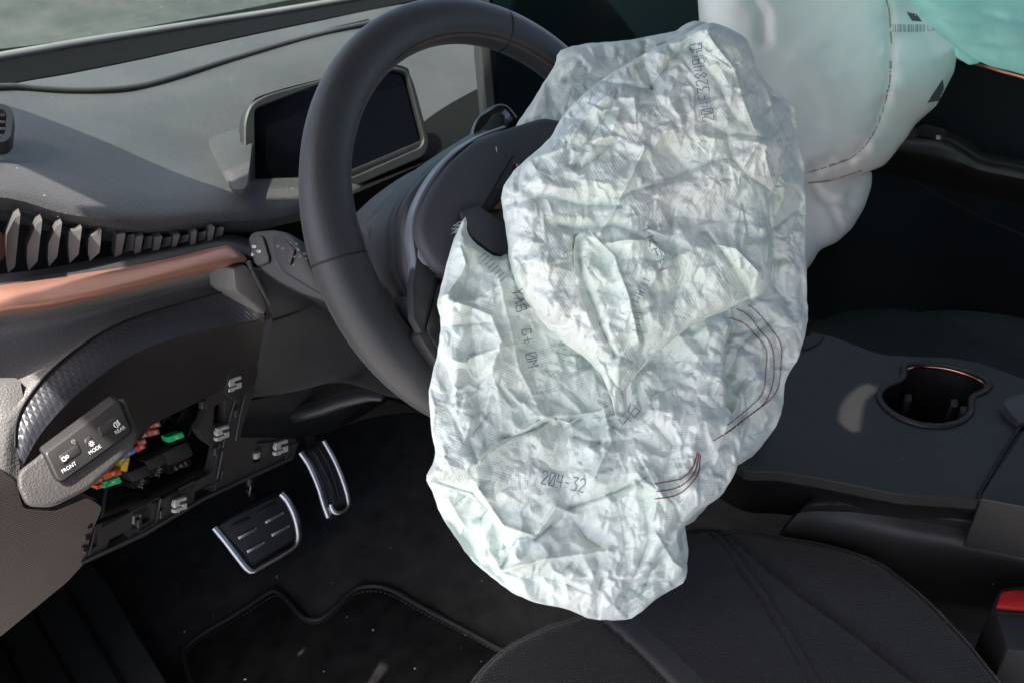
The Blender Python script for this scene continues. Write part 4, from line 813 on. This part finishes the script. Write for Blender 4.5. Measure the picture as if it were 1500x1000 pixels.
loft('console_side', [[PZ(x, y, ZC-.05) for x, y in [(1170, 750), (1200, 748), (1260, 750), (1320, 758), (1400, 770), (1500, 790), (1640, 822)]], [PZ(x, y, ZC-.065) for x, y in [(1150, 775), (1200, 770), (1260, 776), (1320, 788), (1400, 802), (1500, 824), (1640, 858)]],
                      [PZ(x, y, ZC-.12) for x, y in [(1120, 830), (1200, 832), (1260, 836), (1320, 842), (1400, 852), (1500, 868), (1640, 900)]], [PZ(x, y, ZC-.2) for x, y in [(1120, 900), (1200, 900), (1260, 900), (1320, 905), (1400, 920), (1500, 940), (1640, 980)]]], 50, 30, M['console'], cc, (.006, .006, -.01))
arm = thing('armrest', PZ(1480, 680, -.24), 'dark armrest box at the right edge behind the cup holder', 'armrest')
slab('armrest_lid', [PZ(*p, ZC+.006) for p in rnd([(1518, 600), (1640, 640), (1640, 765), (1436, 729), (1440, 718)], 8, 4)], (0, 0, -.06), M['console'], arm, .005, 4, 50)
slab('release_button', [PZ(*p, ZC+.010) for p in rnd([(1468, 588), (1482, 578), (1520, 572), (1560, 580), (1550, 620), (1495, 614), (1484, 608)], 5, 4)], (0, 0, -.01), M['dash_clean'], cc, .002, 3)
tube('gap_line', crom([PZ(*p, ZC+.003) for p in [(1510, 600), (1470, 662), (1446, 704), (1434, 724), (1436, 732)]], 24), .0018, M['seam'], arm, seg=6)
bk = thing('seat_belt_buckle', PZ(1490, 880, -.30), 'seat belt buckle with a bright red release button at the right edge', 'seat belt buckle')
slab('buckle_housing', [PZ(*p, -.312) for p in rnd([(1456, 888), (1464, 862), (1480, 858), (1600, 850), (1620, 905), (1560, 960), (1475, 950)], 6, 4)], (0, 0, -.10), M['rubber'], bk, .003)
slab('red_button', [PZ(*p, -.308) for p in rnd([(1460, 886), (1467, 866), (1484, 863), (1570, 866), (1560, 892), (1500, 890)], 4)], (0, 0, -.01), M['red'], bk, .0015)
tube('buckle_slot', [PZ(*p, -.311) for p in [(1458, 897), (1520, 900), (1600, 902)]], .0012, M['seam'], bk, seg=6)

# ------------------------------------------------------------------ passenger side
pseat = thing('passenger_seat', PZ(1350, 480, -.35), 'dark teal black passenger seat cushion beyond the console', 'car seat')
pz = -.33
sp_o = [tuple(p) for p in crom([(1150, 520), (1165, 480), (1195, 450), (1240, 433), (1300, 428), (1380, 430), (1450, 434), (1520, 446), (1700, 500), (1750, 620), (1500, 640), (1300, 580), (1200, 540)], 90, True)]
def ps_f(X, Y, E):
    u = np.clip(E/40, 0, 1); h = -.05*(1-np.sqrt(1-(1-u)**2)); d = segdist(X, Y, [(1225, 385), (1330, 430), (1420, 480), (1520, 535)])[0]; h = h-.008*np.exp(-(d/9)**2)
    return np.array([PZ(x, y, pz)+np.array([0, 0, z]) for x, y, z in zip(X, Y, h)])
def ps_b(X, Y, E): return np.array([PZ(x, y, pz)+np.array([0, 0, -.12]) for x, y in zip(X, Y)])
g = pillow_grid(sp_o, 8.0); V, F = pillow_mesh(*g, ps_f, ps_b); add('seat_cushion', V, F, M['teal_cloth'], pseat, ang=None)
door = thing('passenger_door', (1.08, .05, -.2), 'dark passenger door trim with armrest and window switch behind the airbags', 'car door')
DX = 1.02
slab('door_panel', [(DX+.03, -1.2, -.60), (DX+.03, .75, -.60), (DX+.03, .75, .12), (DX+.03, -1.2, .12)], (.05, 0, 0), M['tealdark'], door)
loft('door_armrest', [[PX(*p, DX+.02) for p in [(1180, 160), (1260, 168), (1330, 190), (1380, 196), (1420, 215), (1440, 228), (1500, 240), (1600, 262)]],
                      [PX(*p, DX-.05) for p in [(1180, 180), (1260, 190), (1330, 204), (1380, 210), (1415, 226), (1440, 240), (1500, 252), (1600, 275)]],
                      [PX(*p, DX-.06) for p in [(1180, 200), (1260, 212), (1330, 228), (1380, 238), (1415, 250), (1440, 258), (1500, 270), (1600, 292)]],
                      [PX(*p, DX+.01) for p in [(1180, 235), (1260, 245), (1330, 262), (1380, 272), (1415, 282), (1440, 288), (1500, 300), (1600, 325)]]], 50, 20, M['console'], door, (.03, 0, 0))
slab('window_switch', [PX(*p, DX-.04) for p in rnd([(1342, 188), (1352, 184), (1382, 192), (1386, 200), (1372, 206), (1344, 198)], 3)], (.01, 0, .0), M['seam'], door, .001)
slab('switch_lever', [PX(*p, DX-.045) for p in [(1371, 199), (1377, 200), (1377, 205), (1372, 205)]], (.006, 0, 0), M['steel'], door)
slab('copper_strip', [PX(*p, DX+.005) for p in [(1400, 85), (1432, 93), (1500, 112), (1500, 117), (1430, 98), (1400, 91)]], (.01, 0, 0), M['copper_dark'], door, .001)
tube('door_seam', crom([PX(*p, DX+.028) for p in [(1300, 240), (1350, 270), (1420, 310), (1500, 345)]], 20), .002, M['seam'], door)

# centre display, edge on behind the wheel
cdz = thing('centre_display', PD(860, 80, 1.15), 'large dark centre display with a thin grey frame beyond the steering wheel', 'display')
cpz = Plane.three(PD(704, 0, 1.03), PD(722, 170, 1.05), PD(1025, 30, 1.22))
slab('screen', [cpz(*p) for p in rnd([(716, -120), (1090, -100), (1090, 300), (735, 250)], 6)], cpz.n*-.012, M['centre_glass'], cdz, .001)
slab('frame', [cpz(*p, .003) for p in [(700, -120), (716, -120), (719, 80), (732, 250), (722, 250), (705, 80)]], cpz.n*-.02, M['bezel'], cdz, .0015)
slab('display_back', [cpz(*p, -.02) for p in [(702, -120), (1095, -100), (1095, 300), (722, 250)]], cpz.n*-.03, M['black'], cdz)
# passenger side dashboard, in the dark behind the bags
loft('passenger_dash', [[PD(*p) for p in [(690, 200, 1.12), (800, 180, 1.3), (1000, 140, 1.5), (1300, 60, 1.7)]], [PD(*p) for p in [(690, 290, 1.05), (800, 290, 1.2), (1000, 260, 1.4), (1300, 200, 1.6)]], [PD(*p) for p in [(680, 420, 1.15), (800, 420, 1.3), (1000, 400, 1.45), (1300, 360, 1.65)]]], 30, 20, M['tealdark'], dash, (0, .03, 0))

# ------------------------------------------------------------------ passenger airbag
pb = thing('passenger_airbag', PD(1220, 150, 1.1), 'large smooth white passenger airbag hanging behind the driver airbag', 'airbag')
def bagfn(poly, s, d0, gx, gy, cx, cy, w, dome, extra, back=.10, name='fabric_panel', m=None, parent=None, sh=None, soft=False):
    g = pillow_grid(poly, s)
    def dep(X, Y): return d0+gx*(X-cx)+gy*(Y-cy)
    def fr(X, Y, E):
        u = np.clip(E/w, 0, 1); h = dome*(1-(1-u)**2)**(.85 if soft else .5)+extra(X, Y, E)*np.clip(E/(7 if soft else 12), 0, 1); D = dep(X, Y)-h
        return CAM+((X-750)/FPX)[:, None]*AR*D[:, None]-((Y-500)/FPX)[:, None]*AU*D[:, None]+AF*D[:, None]
    def bk_(X, Y, E):
        u = np.clip(E/w, 0, 1); D = dep(X, Y)+back*(1-(1-u)**2)**(.85 if soft else .5); Z = np.ones_like(D)
        return CAM+((X-750)/FPX)[:, None]*AR*D[:, None]-((Y-500)/FPX)[:, None]*AU*D[:, None]+AF*D[:, None]
    V, F = pillow_mesh(*g, fr, bk_); X, Y, E, I, _ = g; sc_ = d0/FPX; uv = np.vstack([np.c_[X, Y], np.c_[X[I], Y[I]]])*sc_
    return V, F, uv, fr, g
seam1 = [(1295, -10), (1302, 20), (1305, 60), (1304, 110), (1296, 150), (1284, 185), (1268, 212), (1245, 232), (1215, 243), (1185, 252), (1150, 262)]
def ex1(X, Y, E):
    d = segdist(X, Y, seam1)[0]; h = -.010*np.exp(-(d/5)**2)
    for L, a, w_ in (([(1095, -10), (1118, 20), (1120, 60)], .016, 9), ([(1185, 262), (1240, 255), (1290, 240)], .008, 6), ([(1190, 240), (1230, 228), (1245, 236)], .008, 5), ([(1330, 0), (1360, 60), (1390, 110)], .006, 12), ([(1305, 60), (1340, 62), (1390, 80)], .004, 10)):
        h = h-a*np.exp(-(segdist(X, Y, L)[0]/w_)**2)
    h = h-.006*np.exp(-(d/14)**2)*(.5+vnoise(X, Y, 9, 31))*1.0
    return h+.012*vnoise(X, Y, 110, 3)+.0025*vnoise(X, Y, 45, 4)+.0014*vnoise(X*.6+Y*.5, Y-X*.3, 13, 14)
poly1 = rnd([(1018, -60), (1030, -320), (1150, -420), (1300, -380), (1350, -200), (1352, 20), (1378, 52), (1403, 70), (1398, 105), (1372, 155), (1340, 183), (1330, 200), (1305, 232), (1295, 243), (1262, 256), (1200, 268), (1120, 280), (1040, 260)], 6, 3)
V, F, uv, fr1, _ = bagfn(poly1, 5, 1.12, .0004, -.0002, 1220, 120, 90, .10, ex1); add('main_panel', V, F, M['pbag'], pb, uv=uv, ang=None)
def ex2(X, Y, E):
    h = .006*vnoise(X, Y, 40, 8)
    for L in ([(1190, 270), (1215, 300), (1235, 345)], [(1262, 262), (1245, 285), (1245, 300)], [(1200, 290), (1245, 300), (1265, 285)]): h = h-.008*np.exp(-(segdist(X, Y, L)[0]/5)**2)
    return h
poly2 = rnd([(1130, 230), (1260, 245), (1278, 252), (1276, 275), (1266, 305), (1248, 335), (1225, 356), (1200, 366), (1190, 385), (1160, 420), (1120, 360)], 6, 3)
V, F, uv, fr2, _ = bagfn(poly2, 5, 1.14, .0003, -.0002, 1220, 300, 50, .05, ex2); add('lower_panel', V, F, M['pbag'], pb, uv=uv, ang=None)
def on1(x, y, lift):
    a = np.array([x], float); b = np.array([y], float); e = segdist(a, b, poly1, True)[0]; p = fr1(a, b, e)[0]; return p+(CAM-p)/np.linalg.norm(CAM-p)*lift
tube('seam', [on1(*p, .0005) for p in crom(seam1, 70)], .0016, M['brownseam'], pb, seg=6)
tube('seam', [on1(*p, .0005) for p in crom([(1185, 268), (1220, 264), (1262, 250)], 20)], .0013, M['brownseam'], pb, seg=6)
def quad_on(pts, lift, n=4):
    pts = [np.array(p, float) for p in pts]; Vq = []; Fq = []
    for i in range(n+1):
        for j in range(n+1):
            u, v = i/n, j/n; p = (1-u)*(1-v)*pts[0]+u*(1-v)*pts[1]+u*v*pts[2]+(1-u)*v*pts[3]; Vq.append(on1(p[0], p[1], lift))
    for i in range(n):
        for j in range(n): a = i*(n+1)+j; Fq.append((a, a+n+1, a+n+2, a+1))
    return Vq, Fq
joined('printed_mark', [quad_on([(1328, 18), (1343, 21), (1351, 32), (1336, 31)], .0008)], M['patch'], pb)
joined('printed_mark', [quad_on([(1381, 116), (1383, 130), (1376, 148), (1358, 151)], .0008)], M['patch'], pb)
bars = []; xx = 1304.0
rg = random.Random(4)
while xx < 1354:
    wq = rg.choice((1.2, 2.0, 3.0)); bars.append(quad_on([(xx, 36), (xx+wq, 36), (xx+wq+.6, 47), (xx+.6, 47)], .0008, 1)); xx += wq+rg.choice((1.0, 1.6, 2.4))
joined('printed_barcode', bars, M['ink_soft'], pb)
text('lettering', 'L34', (1366, 42), 0, 8, lambda x, y, o: on1(x, y, .001), M['ink_soft'], pb)
cb = thing('curtain_airbag', PD(1450, 50, 1.0), 'pale turquoise curtain airbag hanging at the upper right corner', 'airbag')
def ex3(X, Y, E):
    h = .008*vnoise(X, Y, 45, 11)+.003*vnoise(X, Y, 18, 12)
    for L in ([(1350, 18), (1400, 30), (1430, 34)], [(1440, 20), (1470, 28), (1510, 34)], [(1415, 60), (1470, 66), (1510, 60)]): h = h-.005*np.exp(-(segdist(X, Y, L)[0]/5)**2)
    return h
poly3 = rnd([(1316, -60), (1335, 2), (1355, 30), (1380, 54), (1405, 72), (1430, 88), (1452, 98), (1475, 103), (1500, 110), (1620, 140), (1900, 180), (2600, 200), (2600, -400), (1500, -500), (1340, -300), (1325, -120)], 6, 3)
V, F, uv, fr3, _ = bagfn(poly3, 5, .94, .0002, 0, 1400, 50, 50, .035, ex3, back=.03); add('fabric_panel', V, F, M['curtain'], cb, uv=uv, ang=None)
poly4 = rnd([(1396, 66), (1440, 74), (1436, 92), (1420, 96), (1400, 84)], 3)
V, F, uv, _, _ = bagfn(poly4, 3, .99, 0, 0, 1400, 80, 12, .006, lambda X, Y, E: .003*vnoise(X, Y, 12, 3), back=.01); add('folded_corner', V, F, M['curtain'], cb, uv=uv, ang=None)

# ------------------------------------------------------------------ driver airbag
da = thing('driver_airbag', PD(880, 500, .68), 'crumpled deflated pale green white driver airbag hanging from the steering wheel', 'airbag')
X0, Y0, X1, Y1 = 560, -20, 1260, 960
C5 = facets(X0, Y0, X1, Y1, 8, 5)
C1, C2, C3, C4 = facets(X0, Y0, X1, Y1, 78, 1), facets(X0, Y0, X1, Y1, 34, 2), facets(X0, Y0, X1, Y1, 15, 3), facets(X0, Y0, X1, Y1, 52, 4)
def rough_poly(P, n, amp, seed):
    Q = crom(P, n, True); T_ = np.roll(Q, -1, 0)-np.roll(Q, 1, 0); T_ /= np.linalg.norm(T_, axis=1)[:, None]+1e-9; s = np.arange(n)*1.0
    rg_ = np.random.default_rng(seed); k = amp*(np.interp(s % 3/3*0+s, np.arange(0, n+8, 4.3), rg_.uniform(-1.2, 1.2, len(np.arange(0, n+8, 4.3))))+.35*rg_.uniform(-1, 1, n)); return [tuple(q) for q in Q+np.c_[T_[:, 1], -T_[:, 0]]*k[:, None]]
# creases traced as (polyline, height, width): ridge > 0, valley < 0
CR = [([(955, 132), (940, 95), (945, 62)], -.010, 6), ([(955, 132), (905, 122), (860, 112), (830, 118)], -.009, 7), ([(955, 132), (985, 85), (1010, 60)], -.008, 7), ([(940, 70), (1010, 48), (1040, 45)], .007, 8),
      ([(1010, 70), (1050, 120), (1075, 170), (1105, 195)], -.007, 6), ([(1040, 55), (1075, 100), (1090, 150), (1105, 195)], .006, 6), ([(1035, 180), (1065, 195), (1110, 197)], -.006, 5),
      ([(770, 235), (830, 215), (870, 160), (905, 130)], .007, 9), ([(905, 130), (895, 165), (860, 210), (845, 245)], -.006, 7), ([(830, 205), (835, 240), (855, 245), (905, 205)], -.007, 6), ([(945, 215), (925, 260), (905, 300), (880, 340)], .008, 8),
      ([(740, 300), (800, 290), (860, 300), (905, 300)], -.006, 8), ([(905, 290), (960, 270), (1020, 245), (1060, 230)], -.007, 7), ([(1065, 190), (1072, 230), (1100, 260), (1140, 290)], -.006, 6), ([(820, 330), (850, 335), (900, 330), (960, 355)], -.008, 7),
      ([(845, 345), (850, 400), (870, 450), (900, 520)], -.012, 7), ([(868, 342), (900, 375), (920, 430), (935, 500)], .010, 9), ([(895, 355), (950, 350), (975, 372), (958, 410), (935, 440)], .008, 7), ([(930, 440), (945, 500), (930, 560), (940, 600)], -.012, 8),
      ([(985, 300), (985, 350), (1000, 400), (985, 440)], -.008, 6), ([(1035, 340), (1065, 380), (1090, 420), (1100, 440)], -.009, 6), ([(1050, 360), (1080, 365), (1110, 400)], .007, 7),
      ([(700, 400), (690, 470), (700, 560), (705, 620)], -.007, 12), ([(660, 440), (720, 460), (735, 500), (720, 540)], .006, 12), ([(640, 480), (680, 475), (720, 470)], -.005, 7), ([(730, 400), (745, 470), (760, 540), (790, 600)], .006, 12), 
      ([(700, 680), (760, 630), (800, 612), (835, 618)], .010, 7), ([(740, 640), (790, 625), (815, 612), (826, 626), (850, 612)], -.012, 6), ([(826, 624), (850, 605), (880, 600), (895, 590)], .008, 6), ([(700, 680), (690, 640), (720, 600)], -.006, 7),
      ([(845, 640), (880, 650), (900, 645)], -.006, 6), ([(640, 705), (690, 720), (715, 745), (705, 760)], -.008, 6), ([(700, 715), (740, 770), (785, 785), (815, 740), (840, 750)], .011, 7), ([(785, 790), (830, 745), (900, 720), (945, 700)], -.010, 6),
      ([(735, 835), (800, 818), (890, 806)], .010, 6), ([(735, 830), (760, 790), (790, 782)], -.007, 6), ([(745, 838), (820, 850), (870, 870), (880, 850)], -.006, 6), ([(870, 815), (880, 850), (875, 900)], -.007, 6), ([(838, 755), (860, 790), (885, 805)], -.006, 5),
      ([(885, 590), (895, 650), (870, 700)], .007, 8), ([(960, 620), (985, 650), (975, 690)], -.008, 7), ([(940, 700), (965, 720), (955, 760)], .008, 7), ([(940, 730), (950, 790), (925, 860)], -.009, 8), ([(960, 780), (985, 820), (1000, 830)], .006, 7), ([(1000, 760), (975, 800), (940, 870)], -.007, 6),
      ([(1180, 300), (1140, 330), (1120, 345)], -.007, 7), ([(1150, 180), (1120, 220), (1130, 260)], .006, 6), ([(1130, 470), (1090, 500), (1065, 550)], -.007, 8), ([(1100, 560), (1070, 610), (1050, 660)], .007, 9), ([(1150, 440), (1135, 420), (1140, 380)], -.008, 6), ([(1060, 650), (1020, 690), (990, 700)], -.008, 8),
      ([(640, 760), (680, 790), (720, 830), (780, 850)], -.005, 9), ([(655, 730), (680, 770), (670, 800)], .005, 8)]
lobes = [  # (outline, noise, depth offset, slope x, slope y, edge width, dome, crumple)
  ([(1000, 40), (1035, 34), (1098, 66), (1110, 100), (1128, 132), (1163, 158), (1168, 195), (1176, 235), (1178, 280), (1183, 330), (1181, 400), (1186, 465), (1172, 520), (1152, 560), (1140, 612), (1112, 660), (1080, 690), (1040, 735), (1004, 770), (960, 760), (900, 600), (880, 300), (920, 100)], 2.5, .745, .00012, 0, 60, .045, 1.25),
  ([(822, 75), (880, 62), (930, 58), (985, 48), (1035, 34), (1075, 60), (1040, 160), (930, 240), (850, 290), (800, 290), (782, 262), (784, 236), (782, 214), (762, 212), (746, 216), (728, 236), (724, 232), (742, 210), (758, 182), (772, 158), (792, 130), (812, 98)], 1.5, .70, .0002, 0, 40, .025, .8),
  ([(625, 702), (632, 688), (650, 676), (700, 650), (800, 620), (900, 600), (990, 560), (1060, 590), (1085, 660), (1060, 720), (1002, 768), (1000, 800), (1006, 826), (1000, 852), (968, 872), (940, 893), (915, 905), (866, 904), (830, 892), (790, 884), (745, 866), (700, 828), (672, 792), (648, 752), (634, 722)], 2.0, .655, .00012, -.00006, 70, .045, 1.1),
  ([(682, 318), (686, 340), (700, 356), (728, 374), (745, 372), (800, 400), (870, 480), (920, 560), (945, 620), (935, 680), (900, 700), (850, 716), (780, 712), (720, 735), (672, 720), (640, 708), (626, 700), (638, 670), (634, 630), (630, 580), (632, 545), (640, 510), (646, 470), (640, 440), (650, 400), (660, 365), (668, 342)], 2.0, .655, .00040, .00002, 55, .032, .85),
  ([(925, 430), (1000, 400), (1060, 430), (1072, 470), (1062, 520), (1066, 580), (1050, 640), (1010, 690), (975, 730), (940, 728), (925, 690), (935, 620), (915, 560), (905, 480)], 2.5, .655, .00010, 0, 50, .040, 1.2),
  ([(735, 300), (742, 265), (775, 232), (805, 205), (825, 170), (855, 140), (900, 105), (950, 75), (990, 58), (1035, 36), (1070, 44), (1096, 62), (1104, 100), (1122, 132), (1140, 175), (1150, 205), (1142, 250), (1130, 300), (1134, 360), (1130, 400), (1120, 428), (1098, 440), (1068, 452), (1010, 480), (960, 520), (925, 560), (905, 578), (892, 560), (862, 530), (826, 500), (790, 465), (760, 420), (744, 370)], 2.2, .602, .00020, 0, 75, .066, .92),
  ([(843, 350), (862, 338), (885, 348), (905, 375), (925, 420), (938, 470), (936, 520), (924, 560), (926, 600), (905, 612), (896, 580), (880, 540), (862, 490), (848, 430), (842, 390)], 1.5, .588, .00055, .00002, 40, .016, 1.0),
  ([(948, 742), (985, 730), (1004, 768), (1006, 826), (1000, 852), (968, 872), (930, 890), (905, 880), (912, 820)], 1.5, .668, .00010, 0, 30, .022, 1.0),
  ([(632, 690), (650, 680), (672, 690), (668, 706), (645, 714), (628, 706)], 1.0, .60, 0, 0, 14, .012, .5)]
AV = []; AFc = []; AUV = []; lob_fn = []
for li, (P, amp, d0, gx_, gy_, wE, dome, cr) in enumerate(lobes):
    poly = rough_poly(P, max(60, int(sum(np.linalg.norm(np.array(P[i])-P[i-1]) for i in range(len(P)))/9)), amp, 40+li)
    def ex(X, Y, E, li=li, cr=cr):
        wx = X+2*vnoise(X, Y, 40, 60+li); wy = Y+2*vnoise(X, Y, 40, 90+li); x = wx-X0; y = wy-Y0; ox = 37*li
        W_ = lambda t, n: np.abs((t+n) % (2*n)-n)                     # folds a coordinate back and forth without a step
        h = cr*.86*(.0110+.0075*sample(C1, W_(x+ox, 690), y)+.0050*sample(C2, W_(x+ox*1.7, 690), y)-.0050*np.abs(sample(C2, W_(y*.7+ox, 690), W_(x*1.1+50, 970)))+.0022*sample(C3, W_(x+11*li, 690), y)-.0022*np.abs(sample(C3, W_(y*.7+19*li, 690), W_(x, 970)))+.0007*sample(C5, x, y)-.0085*np.abs(sample(C1, W_(x*.8+y*.5+ox, 690), W_(y*.8-x*.5, 970))))
        for L, a, w_ in CR:
            if min(q[0] for q in L)-30 > X.max() or max(q[0] for q in L)+30 < X.min(): continue
            xs_ = [q[0] for q in L]; ys_ = [q[1] for q in L]; m_ = (wx > min(xs_)-35) & (wx < max(xs_)+35) & (wy > min(ys_)-35) & (wy < max(ys_)+35)
            if m_.any(): d = segdist(wx[m_], wy[m_], L)[0]; h[m_] += a*1.25*np.exp(-np.abs(d/(w_*.75)))
        return h
    V, F, uv, fr, g = bagfn(poly, 1.6, d0, gx_, gy_, 880, 500, wE*.95, dome*.5, ex, back=.020, soft=True)
    lob_fn.append((poly, fr)); b = sum(map(len, AV)); AV.append(V); AFc.append(F+b); a_ = .35*li; R_ = np.array([[math.cos(a_), -math.sin(a_)], [math.sin(a_), math.cos(a_)]]); AUV.append((uv+.0025*np.c_[vnoise(uv[:, 0], uv[:, 1], .03, 5), vnoise(uv[:, 0], uv[:, 1], .03, 6)])@R_)
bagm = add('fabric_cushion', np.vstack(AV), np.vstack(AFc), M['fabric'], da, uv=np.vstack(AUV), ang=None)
def bag_pt(x, y, lift=.0008):
    a = np.array([x], float); b = np.array([y], float); best = None; bd = 1e9
    for poly, fr in lob_fn:
        if not pip(a, b, poly)[0]: continue
        p = fr(a, b, segdist(a, b, poly, True)[0])[0]; s = (p-CAM)@AF
        if s < bd: bd = s; best = p
    if best is None: best = PD(x, y, .66)
    return best+(CAM-best)/np.linalg.norm(CAM-best)*lift
# single stroke lettering, as stamped on the cloth
GL = {'0': [[(0, 0), (0, 1), (.6, 1), (.6, 0), (0, 0)], [(.1, .1), (.5, .9)]], '2': [[(0, .8), (.1, 1), (.5, 1), (.6, .7), (0, 0), (.6, 0)]], '4': [[(.5, 0), (.5, 1)], [(.1, 1), (0, .4), (.65, .4)]], '3': [[(0, 1), (.6, 1), (.25, .6), (.6, .4), (.5, 0), (0, 0)]], '-': [[(.1, .45), (.5, .45)]],
      'F': [[(0, 0), (0, 1), (.6, 1)], [(0, .5), (.5, .5)]], 'R': [[(0, 0), (0, 1), (.6, 1), (.6, .6), (0, .5), (.6, 0)]], 'B': [[(0, 0), (0, 1), (.5, 1), (.5, .55), (0, .5), (.6, .45), (.6, 0), (0, 0)]], 'H': [[(0, 0), (0, 1)], [(.6, 0), (.6, 1)], [(0, .5), (.6, .5)]], '8': [[(.3, .5), (0, .8), (.3, 1), (.6, .8), (0, .2), (.3, 0), (.6, .2), (.3, .5)]],
      'Q': [[(0, 0), (0, 1), (.6, 1), (.6, 0), (0, 0)], [(.4, .3), (.7, -.1)]], 'Y': [[(0, 1), (.3, .5), (.6, 1)], [(.3, .5), (.3, 0)]], 'A': [[(0, 0), (.3, 1), (.6, 0)], [(.12, .4), (.48, .4)]], 'G': [[(.6, .9), (.1, 1), (0, .1), (.6, .1), (.6, .5), (.3, .5)]], '+': [[(.3, .1), (.3, .9)], [(0, .5), (.6, .5)]], '.': [[(.25, 0), (.3, .08), (.35, 0)]],
      'M': [[(0, 0), (0, 1), (.3, .5), (.6, 1), (.6, 0)]], '1': [[(.3, 0), (.3, 1), (.1, .8)]], '6': [[(.6, 1), (.1, .8), (0, 0), (.6, 0), (.6, .5), (0, .5)]], 'K': [[(0, 0), (0, 1)], [(.6, 1), (0, .5), (.6, 0)]], ' ': [], 'I': [[(.3, 0), (.3, 1)]], '7': [[(0, 1), (.6, 1), (.2, 0)]], 'L': [[(0, 1), (0, 0), (.6, 0)]]}
def stamp(s, p0, p1, h, wd=.0007, m='ink'):
    p0 = np.array(p0, float); p1 = np.array(p1, float); n = len(s); u = (p1-p0)/n; un = u/np.linalg.norm(u); vn = np.array([un[1], -un[0]]); it = []
    for k, ch in enumerate(s):
        for stt in GL[ch]:
            pts = []
            for (xa, ya), (xb, yb) in zip(stt[:-1], stt[1:]):
                for t in np.linspace(0, 1, 5): pts.append((xa+(xb-xa)*t, ya+(yb-ya)*t))
            L = [bag_pt(*(p0+u*(k+x/.85)+vn*h*(y-.5)), .0010) for x, y in pts]; q = [L[0]]
            for a in L[1:]:
                if np.linalg.norm(a-q[-1]) > 1e-4: q.append(a)
            if len(q) > 1: it.append(ribbon(q, wd))
    joined('stamped_lettering', it, M[m], da)
stamp('204F3284BHQ', (1038, 178), (1018, 62), 17)
stamp('204-32', (794, 698), (860, 712), 19, .0008)
stamp('YAB. G+ 0M', (758, 424), (782, 540), 15)
stamp('146', (900, 634), (934, 592), 17)
stamp('1KFH', (945, 330), (974, 400), 12); stamp('IIIIIIII', (706, 372), (740, 412), 14, .0005); stamp('IIIHIII', (948, 408), (926, 452), 12, .0005); stamp('IIII', (935, 455), (930, 490), 11, .0005)
# rust red stitch lines on the right side panel
for L in ([(1068, 465), (1090, 474), (1108, 492), (1122, 512), (1122, 540), (1117, 575), (1098, 596), (1066, 622)], [(1078, 452), (1096, 462), (1112, 482), (1130, 506), (1134, 540), (1130, 568), (1118, 592), (1090, 614), (1058, 638)], [(1096, 446), (1110, 458), (1130, 482), (1144, 505), (1144, 535), (1140, 566), (1128, 585), (1098, 608), (1070, 630), (1045, 645)],
          [(1022, 662), (1014, 685), (998, 700), (975, 705), (960, 708)], [(1024, 664), (1018, 690), (1002, 708), (984, 716), (962, 719)], [(1026, 666), (1022, 694), (1004, 716), (986, 726), (960, 730)]):
    Q = crom(L, 80); it = []
    for k in range(0, 79): a, b_ = Q[k], Q[k+1]; a = a+np.array([.8, 0])*(-1)**k; b_ = b_-np.array([.8, 0])*(-1)**k; it.append(ribbon([bag_pt(*a, .0012), bag_pt(*((a+b_)/2), .0018), bag_pt(*b_, .0012)], .0008))
    joined('thread_line', it, M['redthread'], da, 'stuff')
# torn threads at the corners
it = []; rg = random.Random(9)
for k in range(16):
    x, y = 682+rg.uniform(-3, 2), 328+rg.uniform(-6, 22); dx, dy = rg.uniform(-26, -8), rg.uniform(-6, 16); it.append(tube_data([bag_pt(x, y), PD(x+dx*.5, y+dy*.3, .575), PD(x+dx, y+dy, .58+rg.uniform(-.003, .003))], .00014, seg=4))
for k in range(14):
    x, y = 726, 232; dx, dy = rg.uniform(-10, -1), rg.uniform(-30, 4)
    it.append(tube_data([PD(x+rg.uniform(-3, 6), y+rg.uniform(-3, 3), .62), PD(x+dx*.5+3, y+dy*.5, .615), PD(x+dx, y+dy, .617)], .0003, seg=4))
joined('frayed_threads', it, M['whitethread'], da, 'stuff')

# ------------------------------------------------------------------ glass crumbs and dust flecks
dg_ = bpy.context.evaluated_depsgraph_get(); dg_.update()
def fleck_set(n, box, zr, name, label, seed, size=(.0005, .0013)):
    rg = random.Random(seed); V = []; F = []
    k = 0; tries = 0
    while k < n and tries < n*6:
        tries += 1; x = rg.uniform(box[0], box[2]); y = rg.uniform(box[1], box[3]); d = Vector([float(v) for v in ray(x, y)]).normalized()
        hit, loc, nrm, idx, ob, _ = SC.ray_cast(dg_, Vector([float(v) for v in CAM]), d)
        if not hit or ob is None or ob.name.split('.')[0] not in zr: continue
        k += 1; s = rg.uniform(*size); c = loc+nrm*s*.5; b = len(V)
        e1 = nrm.orthogonal().normalized(); e2 = nrm.cross(e1); a = rg.uniform(0, 6.28); u = (e1*math.cos(a)+e2*math.sin(a))*s*rg.uniform(.8, 1.8); v = (e2*math.cos(a)-e1*math.sin(a))*s
        for q in (u, v, -u, -v, nrm*s*.6, -nrm*s*.6): V.append(tuple(c+q))
        F += [(b, b+1, b+4), (b+1, b+2, b+4), (b+2, b+3, b+4), (b+3, b, b+4), (b+1, b, b+5), (b+2, b+1, b+5), (b+3, b+2, b+5), (b, b+3, b+5)]
    o = add(name, V, F, M['print'], None, smooth=False); tag(o, label, 'debris', kind='stuff')
fleck_set(160, (60, 40, 700, 300), ('upper_pad',), 'dust_flecks', 'tiny white flecks scattered over the sunlit dashboard top', 3, (.0006, .0017))
fleck_set(14, (260, 700, 720, 1000), ('mat_carpet', 'car_floor', 'toe_board'), 'floor_crumbs', 'tiny pale crumbs scattered on the footwell floor and mat', 5, (.0005, .0014))
